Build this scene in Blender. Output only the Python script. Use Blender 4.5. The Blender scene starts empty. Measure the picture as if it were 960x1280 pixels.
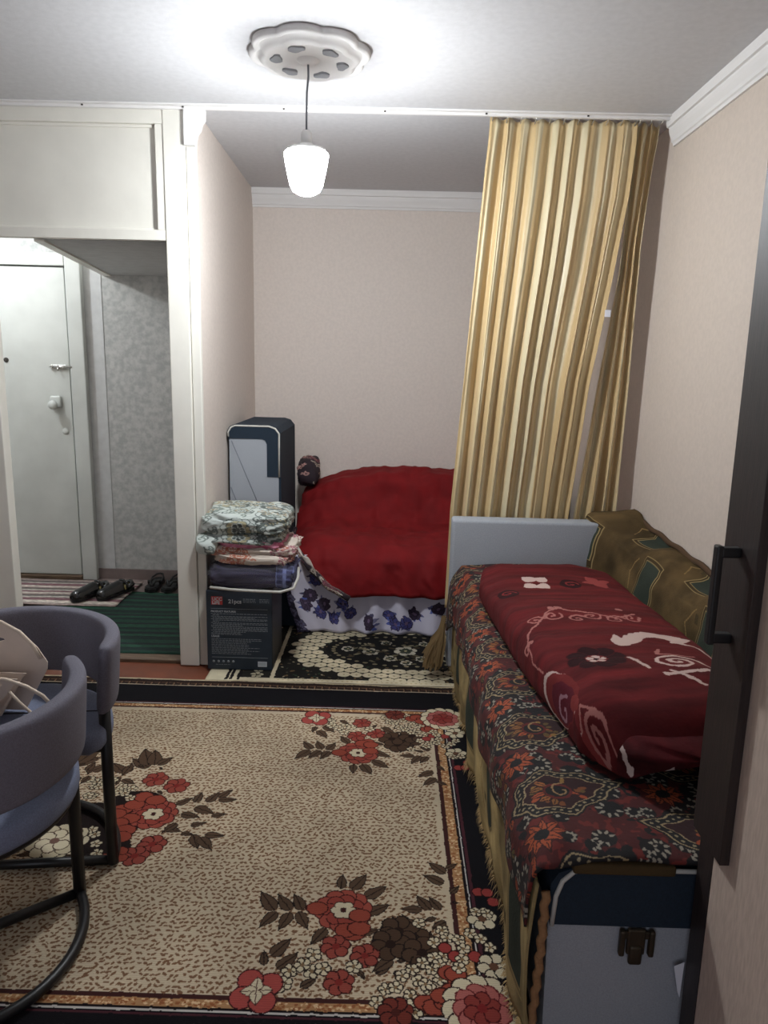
import bpy, bmesh, math, random
import numpy as np
from mathutils import Matrix, Vector

# ------------------------------------------------------------------ camera, world, lights, exposure
S = bpy.context.scene
COL = S.collection
PI = math.pi


def make_camera():
    f, pitch, roll, yaw, h = 900.0, -0.2028, 0.0255, -0.0086, 1.467
    cy, sy, cp, sp = math.cos(yaw), math.sin(yaw), math.cos(pitch), math.sin(pitch)
    fw = Vector((sy * cp, cy * cp, sp))
    rt = Vector((cy, -sy, 0))
    up = rt.cross(fw)
    r2 = rt * math.cos(roll) + up * math.sin(roll)
    u2 = up * math.cos(roll) - rt * math.sin(roll)
    cam = bpy.data.cameras.new('camera')
    cam.sensor_fit = 'VERTICAL'
    cam.sensor_height = 32.0
    cam.lens = f / 1280 * 32.0
    cam.clip_start = 0.02
    ob = bpy.data.objects.new('camera', cam)
    M = Matrix((r2, u2, -fw)).transposed().to_4x4()
    M.translation = Vector((0, 0, h))
    ob.matrix_world = M
    COL.objects.link(ob)
    S.camera = ob


make_camera()
W = bpy.data.worlds.new('world')
S.world = W
W.use_nodes = True
W.node_tree.nodes['Background'].inputs['Color'].default_value = (0.8, 0.85, 1, 1)
W.node_tree.nodes['Background'].inputs['Strength'].default_value = 0.05
S.view_settings.view_transform = 'Standard'
S.view_settings.look = 'None'
S.view_settings.exposure = 0.0
S.view_settings.gamma = 1.0
S.view_settings.use_curve_mapping = False
BULB_STRENGTH = 275.0


def hall_light():
    d = bpy.data.lights.new('hall_lamp_light', 'POINT')
    d.energy = 34
    d.color = (0.93, 0.97, 1.0)
    d.shadow_soft_size = 0.05
    o = bpy.data.objects.new('hall_lamp_light', d)
    o.location = (-2.62, 3.95, 2.33)
    COL.objects.link(o)


hall_light()


def rear_fill():  # added cool fill behind the camera for camera-facing sides; no window stands there
    d = bpy.data.lights.new('rear_fill_light', 'AREA')
    d.shape = 'RECTANGLE'
    d.size, d.size_y = 1.7, 1.3
    d.energy = 17
    d.color = (0.80, 0.86, 1.0)
    o = bpy.data.objects.new('rear_fill_light', d)
    o.location = (-0.7, -1.64, 1.5)
    o.rotation_euler = (PI / 2, 0, 0)
    COL.objects.link(o)


rear_fill()


# ------------------------------------------------------------------ noise and materials
def vnoise(x, y, seed=0):
    """smooth value noise on numpy arrays, -1..1"""
    xi = np.floor(x).astype(int)
    yi = np.floor(y).astype(int)
    xf = x - xi
    yf = y - yi

    def hsh(a, b):
        n = (a * 374761393 + b * 668265263 + seed * 982451653) & 0xffffffff
        n = ((n ^ (n >> 13)) * 1274126177) & 0xffffffff
        return ((n ^ (n >> 16)) & 0xffff) / 32767.5 - 1
    u = xf * xf * (3 - 2 * xf)
    v = yf * yf * (3 - 2 * yf)
    return ((hsh(xi, yi) * (1 - u) + hsh(xi + 1, yi) * u) * (1 - v) +
            (hsh(xi, yi + 1) * (1 - u) + hsh(xi + 1, yi + 1) * u) * v)


def fbm(x, y, seed=0, oct=3):
    r = 0
    a = 1.0
    for i in range(oct):
        r = r + a * vnoise(x * 2 ** i, y * 2 ** i, seed + i)
        a *= 0.5
    return r


def s2l(c):
    return tuple(((v / 255) / 12.92 if v / 255 <= 0.04045 else ((v / 255 + 0.055) / 1.055) ** 2.4) for v in c) + (1,)


def mat(name, rgb, rough=0.6, metal=0.0, var=0.0, vscale=20.0, bump=0.0, bscale=60.0, rgb2=None, stretch=(1, 1, 1),
        emit=None, sheen=0.0, spec=0.5, alpha=None, image=None, coat=0.0, trans=0.0):
    m = bpy.data.materials.new(name)
    m.use_nodes = True
    nt = m.node_tree
    b = nt.nodes['Principled BSDF']
    b.inputs['Base Color'].default_value = s2l(rgb)
    b.inputs['Roughness'].default_value = rough
    b.inputs['Metallic'].default_value = metal
    b.inputs['Specular IOR Level'].default_value = spec
    b.inputs['Sheen Weight'].default_value = sheen
    b.inputs['Coat Weight'].default_value = coat
    b.inputs['Transmission Weight'].default_value = trans
    if alpha is not None:
        b.inputs['Alpha'].default_value = alpha
    L = nt.links.new
    tc = nt.nodes.new('ShaderNodeTexCoord')
    mp = nt.nodes.new('ShaderNodeMapping')
    mp.inputs['Scale'].default_value = stretch
    L(tc.outputs['Object'], mp.inputs['Vector'])
    base = None
    if image is not None:
        ti = nt.nodes.new('ShaderNodeTexImage')
        ti.image = image
        uv = nt.nodes.new('ShaderNodeUVMap')
        L(uv.outputs['UV'], ti.inputs['Vector'])
        base = ti.outputs['Color']
    if var > 0 or rgb2 is not None:
        n = nt.nodes.new('ShaderNodeTexNoise')
        n.inputs['Scale'].default_value = vscale
        n.inputs['Detail'].default_value = 4
        L(mp.outputs['Vector'], n.inputs['Vector'])
        mx = nt.nodes.new('ShaderNodeMix')
        mx.data_type = 'RGBA'
        rp = nt.nodes.new('ShaderNodeMapRange')
        rp.inputs['From Min'].default_value = 0.35
        rp.inputs['From Max'].default_value = 0.65
        L(n.outputs['Fac'], rp.inputs['Value'])
        L(rp.outputs['Result'], mx.inputs['Factor'])
        if base is not None:
            mx.blend_type = 'MULTIPLY'
            ml = nt.nodes.new('ShaderNodeMapRange')
            ml.inputs['To Min'].default_value = 0
            ml.inputs['To Max'].default_value = var
            L(rp.outputs['Result'], ml.inputs['Value'])
            L(ml.outputs['Result'], mx.inputs['Factor'])
            L(base, mx.inputs['A'])
            mx.inputs['B'].default_value = (0.3, 0.3, 0.3, 1)
        else:
            c1 = rgb2 if rgb2 is not None else tuple(max(0, v * (1 - var)) for v in rgb)
            mx.inputs['A'].default_value = s2l(rgb)
            mx.inputs['B'].default_value = s2l(c1)
        base = mx.outputs['Result']
    if base is not None:
        L(base, b.inputs['Base Color'])
    if bump > 0:
        n2 = nt.nodes.new('ShaderNodeTexNoise')
        n2.inputs['Scale'].default_value = bscale
        n2.inputs['Detail'].default_value = 3
        L(mp.outputs['Vector'], n2.inputs['Vector'])
        bp = nt.nodes.new('ShaderNodeBump')
        bp.inputs['Strength'].default_value = bump
        bp.inputs['Distance'].default_value = 0.004
        L(n2.outputs['Fac'], bp.inputs['Height'])
        L(bp.outputs['Normal'], b.inputs['Normal'])
    if emit:
        b.inputs['Emission Color'].default_value = emit[:3] + (1,)
        b.inputs['Emission Strength'].default_value = emit[3]
    return m


# ------------------------------------------------------------------ object helpers
def link(name, me, m=None, parent=None, smooth=False):
    o = bpy.data.objects.new(name, me)
    COL.objects.link(o)
    if m is not None and len(me.materials) == 0:
        me.materials.append(m)
    if smooth:
        me.shade_smooth()
    if parent is not None:
        o.parent = parent
        o.matrix_parent_inverse = parent.matrix_world.inverted()
    return o


def thing(name, label, cat, loc=(0, 0, 0), group=None):
    o = bpy.data.objects.new(name, None)
    COL.objects.link(o)
    o.empty_display_size = 0.1
    o.location = loc
    o.matrix_world = Matrix.Translation(loc)
    return tag(o, label, cat, group)


def tag(o, label, cat, group=None):
    o['label'] = label
    o['category'] = cat
    if group:
        o['group'] = group
    return o


def struct(o):
    o['kind'] = 'structure'
    return o


def meshdata(name, V, F, uvs=None):
    me = bpy.data.meshes.new(name)
    me.from_pydata([tuple(v) for v in V], [], [tuple(f) for f in F])
    if uvs is not None:
        lay = me.uv_layers.new(name='UVMap')
        idx = np.empty(len(me.loops), dtype=np.int32)
        me.loops.foreach_get('vertex_index', idx)
        lay.data.foreach_set('uv', np.asarray(uvs, dtype=np.float32)[idx].ravel())
    me.update()
    return me


def box(name, lo, hi, m, parent=None, bev=0.0, seg=2):
    bm = bmesh.new()
    bmesh.ops.create_cube(bm, size=1.0)
    c = [(a + b) / 2 for a, b in zip(lo, hi)]
    for v in bm.verts:
        v.co = Vector([c[i] + v.co[i] * (hi[i] - lo[i]) for i in range(3)])
    if bev > 0:
        bmesh.ops.bevel(bm, geom=bm.edges[:], offset=bev, segments=seg, profile=0.5, affect='EDGES', clamp_overlap=True)
    me = bpy.data.meshes.new(name)
    bm.to_mesh(me)
    bm.free()
    return link(name, me, m, parent, smooth=bev > 0 and seg > 2)


def prism(name, pts, axis, a, b, m, parent=None, smooth=False):
    """extrude a 2D polygon: axis 'z' pts=(x,y); 'y' pts=(x,z); 'x' pts=(y,z)"""
    n = len(pts)

    def P(p, t):
        return {'z': (p[0], p[1], t), 'y': (p[0], t, p[1]), 'x': (t, p[0], p[1])}[axis]
    V = [P(p, a) for p in pts] + [P(p, b) for p in pts]
    F = [list(range(n)), list(range(2 * n - 1, n - 1, -1))] + [[i, n + i, n + (i + 1) % n, (i + 1) % n] for i in range(n)]
    me = meshdata(name, V, F)
    bm = bmesh.new()
    bm.from_mesh(me)
    bmesh.ops.recalc_face_normals(bm, faces=bm.faces[:])
    bm.to_mesh(me)
    bm.free()
    return link(name, me, m, parent, smooth)


def tube_geo(path, r, n=8, closed=False):
    P = [Vector(p) for p in path]
    k = len(P)
    V, F = [], []
    prev = None
    for i, p in enumerate(P):
        if closed:
            t = (P[(i + 1) % k] - P[i - 1]).normalized()
        else:
            t = (P[min(i + 1, k - 1)] - P[max(i - 1, 0)]).normalized()
        if prev is None:
            a = Vector((0, 0, 1)) if abs(t.z) < 0.9 else Vector((1, 0, 0))
        else:
            a = prev
        s = (a - t * a.dot(t)).normalized()
        prev = s
        q = t.cross(s)
        rr = r[i] if isinstance(r, (list, tuple)) else r
        for j in range(n):
            w = 2 * PI * j / n
            V.append(p + (s * math.cos(w) + q * math.sin(w)) * rr)
    for i in range(k if closed else k - 1):
        for j in range(n):
            F.append([i * n + j, i * n + (j + 1) % n, ((i + 1) % k) * n + (j + 1) % n, ((i + 1) % k) * n + j])
    if not closed:
        F.append(list(range(n - 1, -1, -1)))
        F.append([(k - 1) * n + j for j in range(n)])
    return V, F


def tube(name, path, r, m, parent=None, n=8, closed=False):
    V, F = tube_geo(path, r, n, closed)
    return link(name, meshdata(name, V, F), m, parent, True)


def lathe(name, prof, m, parent=None, n=32, at=(0, 0, 0), wob=None):
    V, F = [], []
    k = len(prof)
    for j in range(n):
        a = 2 * PI * j / n
        for r, z in prof:
            rr = r * (wob(a, r) if wob else 1)
            V.append((at[0] + rr * math.cos(a), at[1] + rr * math.sin(a), at[2] + z))
    for j in range(n):
        for i in range(k - 1):
            F.append([j * k + i, ((j + 1) % n) * k + i, ((j + 1) % n) * k + i + 1, j * k + i + 1])
    me = meshdata(name, V, F)
    bm = bmesh.new()
    bm.from_mesh(me)
    bmesh.ops.remove_doubles(bm, verts=bm.verts[:], dist=1e-5)
    bmesh.ops.recalc_face_normals(bm, faces=bm.faces[:])
    bm.to_mesh(me)
    bm.free()
    return link(name, me, m, parent, True)


def sheet(name, X, Y, Z, m, parent=None, U=None, Vv=None, thick=0.0, smooth=True, flip=False, mask=None):
    """a grid surface from 2D numpy arrays, with real thickness when asked"""
    nv, nu = X.shape
    V = np.stack([X, Y, Z], -1).reshape(-1, 3)
    i = np.arange(nv - 1)[:, None] * nu + np.arange(nu - 1)[None, :]
    F = np.stack([i, i + 1, i + nu + 1, i + nu], -1)
    if mask is not None:
        F = F[mask]
    F = F.reshape(-1, 4)
    if flip:
        F = F[:, ::-1]
    uv = np.stack([U, Vv], -1).reshape(-1, 2) if U is not None else None
    me = meshdata(name, V.tolist(), F.tolist(), uv)
    if mask is not None:
        bm = bmesh.new()
        bm.from_mesh(me)
        bmesh.ops.delete(bm, geom=[v for v in bm.verts if not v.link_faces], context='VERTS')
        bm.to_mesh(me)
        bm.free()
    o = link(name, me, m, parent, smooth)
    if thick:
        md = o.modifiers.new('thickness', 'SOLIDIFY')
        md.thickness = abs(thick)
        md.offset = 1 if thick > 0 else -1
    return o


def soft_slab(name, lo, hi, m, parent=None, e=0.35, n=40, lump=0.012, freq=9, seed=1, uvs=1.0, sag=0.0, fold=None):
    """a puffed, slightly lumpy superellipsoid block of folded cloth"""
    nu, nv = n * 2, n
    th = np.linspace(-PI, PI, nu + 1)[None, :]
    ph = np.linspace(-PI / 2, PI / 2, nv + 1)[:, None]

    def sg(c, ex):
        return np.sign(c) * np.abs(c) ** ex
    x = sg(np.cos(ph), e * 1.2) * sg(np.cos(th), e)
    y = sg(np.cos(ph), e * 1.2) * sg(np.sin(th), e)
    z = sg(np.sin(ph), 0.7) + 0 * th
    c = [(a + b) / 2 for a, b in zip(lo, hi)]
    h = [(b - a) / 2 for a, b in zip(lo, hi)]
    nz = fbm((x + z) * freq * h[0] * 2 + seed * 7, (y - z) * freq * h[1] * 2, seed, 3)
    nz[:, -1] = nz[:, 0]
    X = c[0] + x * h[0] + lump * nz * x
    Y = c[1] + y * h[1] + lump * nz * y
    Z = c[2] + z * h[2] * (1 + 0.12 * fbm(x * 1.7 + seed, y * 1.7, seed + 5, 2)) + lump * 0.6 * nz * np.sign(z)
    Z = Z - sag * (x * x) * h[2]
    Z = np.maximum(Z, lo[2])
    U = (X - lo[0]) * uvs
    Vv = (Y - lo[1] + (Z - lo[2]) * 1.3) * uvs
    return sheet(name, X, Y, Z, m, parent, U, Vv)


# ------------------------------------------------------------------ woven and printed patterns, drawn by code
class Canvas:
    def __init__(s, x0, y0, x1, y1, res, bg):
        s.x0, s.y0, s.x1, s.y1, s.res = x0, y0, x1, y1, res
        s.nx = int(round((x1 - x0) / res))
        s.ny = int(round((y1 - y0) / res))
        s.a = np.empty((s.ny, s.nx, 3), np.float32)
        s.a[:] = np.array(bg, np.float32)

    def win(s, ax, ay, bx, by):
        i0 = max(0, int((ax - s.x0) / s.res))
        i1 = min(s.nx, int((bx - s.x0) / s.res) + 2)
        j0 = max(0, int((ay - s.y0) / s.res))
        j1 = min(s.ny, int((by - s.y0) / s.res) + 2)
        if i1 <= i0 or j1 <= j0:
            return None
        X = s.x0 + (np.arange(i0, i1) + 0.5) * s.res
        Y = s.y0 + (np.arange(j0, j1) + 0.5) * s.res
        return s.a[j0:j1, i0:i1], X[None, :], Y[:, None]

    def rect(s, ax, ay, bx, by, c):
        w = s.win(ax, ay, bx, by)
        if w:
            v, X, Y = w
            v[(X >= ax) & (X <= bx) & (Y >= ay) & (Y <= by)] = c

    def ell(s, x, y, rx, ry, c, ang=0.0):
        r = max(rx, ry)
        w = s.win(x - r, y - r, x + r, y + r)
        if w:
            v, X, Y = w
            ca, sa = math.cos(ang), math.sin(ang)
            p = ((X - x) * ca + (Y - y) * sa) / rx
            q = (-(X - x) * sa + (Y - y) * ca) / ry
            v[p * p + q * q <= 1] = c

    def leaf(s, x0, y0, x1, y1, wd, c, edge=None):
        L = math.hypot(x1 - x0, y1 - y0) + 1e-6
        w = s.win(min(x0, x1) - wd, min(y0, y1) - wd, max(x0, x1) + wd, max(y0, y1) + wd)
        if w:
            v, X, Y = w
            t = ((X - x0) * (x1 - x0) + (Y - y0) * (y1 - y0)) / L / L
            d = np.abs((X - x0) * (y1 - y0) - (Y - y0) * (x1 - x0)) / L
            hw = wd * np.sqrt(np.clip(t, 0, 1)) * np.clip(1 - t, 0, 1) * 2.6
            ins = (t > 0) & (t < 1)
            if edge is not None:
                v[ins & (d < hw)] = edge
                v[ins & (d < hw - s.res * 1.2) & (d > s.res * 0.5)] = c
            else:
                v[ins & (d < hw)] = c

    def poly(s, pts, c):
        xs = [p[0] for p in pts]
        ys = [p[1] for p in pts]
        w = s.win(min(xs), min(ys), max(xs), max(ys))
        if w:
            v, X, Y = w
            X = X + 0 * Y
            Y = Y + 0 * X
            ins = np.zeros(X.shape, bool)
            n = len(pts)
            for i in range(n):
                (ax, ay), (bx, by) = pts[i], pts[(i + 1) % n]
                if ay != by:
                    ins ^= ((ay > Y) != (by > Y)) & (X < (bx - ax) * (Y - ay) / (by - ay) + ax)
            v[ins] = c

    def line(s, pts, wd, c):
        for (ax, ay), (bx, by) in zip(pts[:-1], pts[1:]):
            w = s.win(min(ax, bx) - wd, min(ay, by) - wd, max(ax, bx) + wd, max(ay, by) + wd)
            if w:
                v, X, Y = w
                L2 = (bx - ax) ** 2 + (by - ay) ** 2 + 1e-12
                t = np.clip(((X - ax) * (bx - ax) + (Y - ay) * (by - ay)) / L2, 0, 1)
                v[(X - ax - t * (bx - ax)) ** 2 + (Y - ay - t * (by - ay)) ** 2 <= (wd / 2) ** 2] = c

    def spiral(s, x, y, r, turns, wd, c, a0=0.0, d=1):
        n = 26
        s.line([(x + r * (1 - 0.92 * i / n) * math.cos(a0 + d * turns * 2 * PI * i / n),
                 y + r * (1 - 0.92 * i / n) * math.sin(a0 + d * turns * 2 * PI * i / n)) for i in range(n + 1)], wd, c)

    def flower(s, x, y, r, n, c, edge, mid, a0=0.3, pr=0.42, sy=1.0):
        for i in range(n):
            a = a0 + 2 * PI * i / n
            px, py = x + r * 0.62 * math.cos(a), y + r * 0.62 * math.sin(a) * sy
            s.ell(px, py, r * pr + s.res * 1.3, r * pr * sy + s.res * 1.3, edge)
            s.ell(px, py, r * pr - s.res * 0.2, r * pr * sy - s.res * 0.2, c)
        s.ell(x, y, r * 0.27, r * 0.27 * sy, mid)

    def warp(s, amp, freq, seed=0):
        j, i = np.meshgrid(np.arange(s.ny), np.arange(s.nx), indexing='ij')
        x, y = i * s.res * freq, j * s.res * freq
        di = (fbm(x, y, seed, 2) * amp / s.res).astype(int)
        dj = (fbm(x, y, seed + 9, 2) * amp / s.res).astype(int)
        s.a = s.a[np.clip(j + dj, 0, s.ny - 1), np.clip(i + di, 0, s.nx - 1)]
        return s

    def image(s, name):
        im = bpy.data.images.new(name, s.nx, s.ny)
        px = np.ones((s.ny, s.nx, 4), np.float32)
        px[..., :3] = s.a / 255.0
        im.pixels.foreach_set(px.ravel())
        im.update()
        return im

    def uv(s, X, Y):
        return (X - s.x0) / (s.x1 - s.x0), (Y - s.y0) / (s.y1 - s.y0)


RNG = random.Random(5)
CREAM, FLECK, BLACK, BROWN, LEAF, RED, WHITE, TAN = ((188, 172, 147), (116, 86, 64), (24, 22, 24), (74, 48, 38), (82, 64, 50),
                                                      (136, 66, 56), (196, 184, 156), (164, 124, 86))
RCX, RCY = -0.93, 2.12


BOUQ=[("L",-0.283,1.69,-0.332,1.756),("L",-0.241,1.691,-0.282,1.748),("L",-0.208,1.693,-0.237,1.753),("L",-0.277,1.683,-0.314,1.627),("L",-0.239,1.682,-0.262,1.62),("L",-0.218,1.686,-0.186,1.626),("L",-0.11,1.78,-0.109,1.84),("L",-0.079,1.778,-0.04,1.843),("L",-0.041,1.748,0.02,1.797),("L",-0.034,1.687,0.028,1.723),("L",-0.041,1.617,0.002,1.634),("L",-0.138,1.631,-0.173,1.575),("L",-0.28,1.508,-0.288,1.553),("L",-0.267,1.537,-0.225,1.594),("L",-0.247,1.499,-0.2,1.548),("L",-0.004,1.492,0.036,1.532),("L",-0.049,1.501,-0.03,1.475),("L",-0.182,1.448,-0.146,1.476),("L",0.096,1.62,0.033,1.681),("L",0.105,1.609,0.062,1.688),("L",0.096,1.604,0.013,1.622),("L",0.104,1.598,0.01,1.562),("L",0.117,1.588,0.073,1.555),("L",0.12,1.567,0.115,1.536),("L",0.13,1.589,0.136,1.633),("L",0.036,1.538,-0.013,1.496),("L",0.048,1.533,0.073,1.534),("L",0.044,1.503,0.044,1.483),("L",0.191,1.856,0.144,1.904),("L",0.183,1.814,0.127,1.849),("L",0.14,1.71,0.103,1.764),("L",0.167,1.711,0.138,1.759),("L",0.117,1.709,0.058,1.709),("L",0.152,1.68,0.12,1.667),("L",0.178,1.669,0.141,1.639),("L",0.193,1.877,0.229,1.9),("L",0.2,1.775,0.226,1.806),("L",0.202,1.743,0.22,1.738),("K",0.074,1.608,0.05),("K",0.104,1.588,0.05),("K",0.053,1.63,0.05),("K",0.031,1.585,0.05),("K",0.111,1.561,0.05),("B",-0.097,1.698,0.085),("P",-0.065,1.616,0.028),("P",-0.085,1.627,0.028),("P",-0.051,1.635,0.028),("P",-0.051,1.68,0.028),("P",-0.169,1.701,0.028),("R",-0.109,1.572,0.036),("R",-0.033,1.546,0.036),("R",-0.092,1.465,0.036),("W",-0.215,1.494,0.02),("W",-0.162,1.544,0.02),("W",-0.161,1.494,0.02),("W",-0.135,1.503,0.02),("W",-0.223,1.457,0.02),("W",-0.059,1.512,0.02),("W",-0.239,1.446,0.02),("W",-0.186,1.512,0.02),("T",-0.285,1.434,0.06),("W",0.106,1.66,0.017),("W",0.167,1.637,0.017),("W",0.143,1.595,0.017),("W",0.178,1.612,0.017),("W",0.208,1.608,0.017),("W",0.219,1.579,0.017),("W",0.11,1.53,0.017),("W",0.085,1.509,0.017),("W",0.134,1.511,0.017),("W",0.153,1.483,0.017),("W",0.127,1.453,0.017),("W",0.079,1.433,0.017),("W",0.06,1.489,0.017),("W",0.1,1.476,0.017),("W",0.02,1.449,0.017),("W",0.044,1.455,0.017),("W",0.001,1.412,0.017),("W",0.166,1.553,0.017),("W",0.14,1.547,0.017),("W",0.071,1.41,0.017),("W",0.09,1.389,0.017),("W",0.152,1.527,0.017),("W",0.116,1.467,0.017),("P",0.197,1.48,0.026),("P",0.179,1.451,0.026),("P",0.175,1.503,0.026),("P",0.114,1.416,0.026),("P",0.133,1.404,0.026),("P",0.161,1.418,0.026),("P",0.191,1.499,0.026),("P",0.204,1.466,0.026),("P",0.154,1.436,0.026),("D",0.17,1.579,0.016),("D",0.193,1.554,0.016),("D",0.244,1.556,0.016),("D",0.278,1.785,0.016),("D",0.304,1.783,0.016),("D",0.316,1.748,0.016),("F",0.278,1.685,0.034),("F",0.288,1.527,0.034),("W",0.263,1.709,0.017),("W",0.294,1.704,0.017),("W",0.241,1.632,0.017),("W",0.265,1.613,0.017),("W",0.286,1.587,0.017),("W",0.211,1.545,0.017),("W",0.201,1.519,0.017),("S",0.245,1.406,0.088),("M",0.044,1.387,0.04)]
MEDAL=[("L",-0.852,2.366,-0.933,2.424),("L",-0.858,2.381,-0.908,2.491),("L",-0.836,2.382,-0.866,2.485),("L",-0.824,2.383,-0.786,2.44),("L",-0.811,2.368,-0.797,2.353),("L",-0.891,2.379,-0.869,2.365),("L",-0.686,2.149,-0.643,2.19),("L",-0.628,2.165,-0.62,2.225),("L",-0.589,2.167,-0.56,2.228),("L",-0.553,2.182,-0.491,2.185),("L",-0.556,2.195,-0.519,2.244),("L",-0.621,2.139,-0.55,2.105),("L",-0.656,2.099,-0.591,2.084),("L",-0.555,2.092,-0.508,2.107),("L",-0.609,2.041,-0.562,2.061),("L",-0.687,2.026,-0.63,2.011),("L",-0.629,2.005,-0.589,1.996),("L",-0.589,1.996,-0.557,1.931),("L",-0.565,1.986,-0.514,1.928),("L",-0.553,1.998,-0.49,1.995),("L",-0.657,2.051,-0.687,2.002),("L",-0.933,2.331,-0.989,2.389),("L",-0.917,2.332,-0.922,2.393),("L",-0.917,2.287,-0.867,2.261),("L",-0.939,2.301,-0.928,2.251),("L",-1.059,2.37,-1.051,2.309),("L",-0.773,2.224,-0.751,2.205),("L",-0.942,1.851,-0.986,1.829),("L",-0.921,1.852,-0.886,1.834),("L",-0.768,1.943,-0.777,1.937),("L",-0.964,1.87,-0.991,1.869),("L",-0.935,1.882,-0.896,1.873),("B",-0.746,2.095,0.085),("P",-0.853,2.115,0.032),("P",-0.813,2.067,0.032),("P",-0.841,2.042,0.032),("P",-0.806,2.008,0.032),("P",-0.824,2.142,0.032),("P",-0.809,2.188,0.032),("P",-0.763,2.171,0.032),("P",-0.808,1.974,0.032),("P",-0.867,2.089,0.032),("R",-0.803,2.293,0.042),("R",-0.718,2.258,0.042),("R",-0.701,1.946,0.042),("R",-0.736,1.891,0.042),("P",-0.776,1.879,0.022),("P",-0.785,1.91,0.022),("P",-0.828,1.877,0.022),("W",-0.997,2.24,0.018),("W",-0.879,2.205,0.018),("W",-0.907,2.217,0.018),("W",-0.853,2.179,0.018),("W",-0.983,2.186,0.018),("W",-1.001,2.268,0.018),("W",-0.902,2.245,0.018),("W",-0.865,2.233,0.018),("W",-0.891,1.981,0.018),("W",-0.87,1.938,0.018),("W",-0.908,2.003,0.018),("W",-0.85,1.896,0.018),("W",-1.031,2.281,0.018),("G",-0.98,1.944,0.075)]


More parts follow.
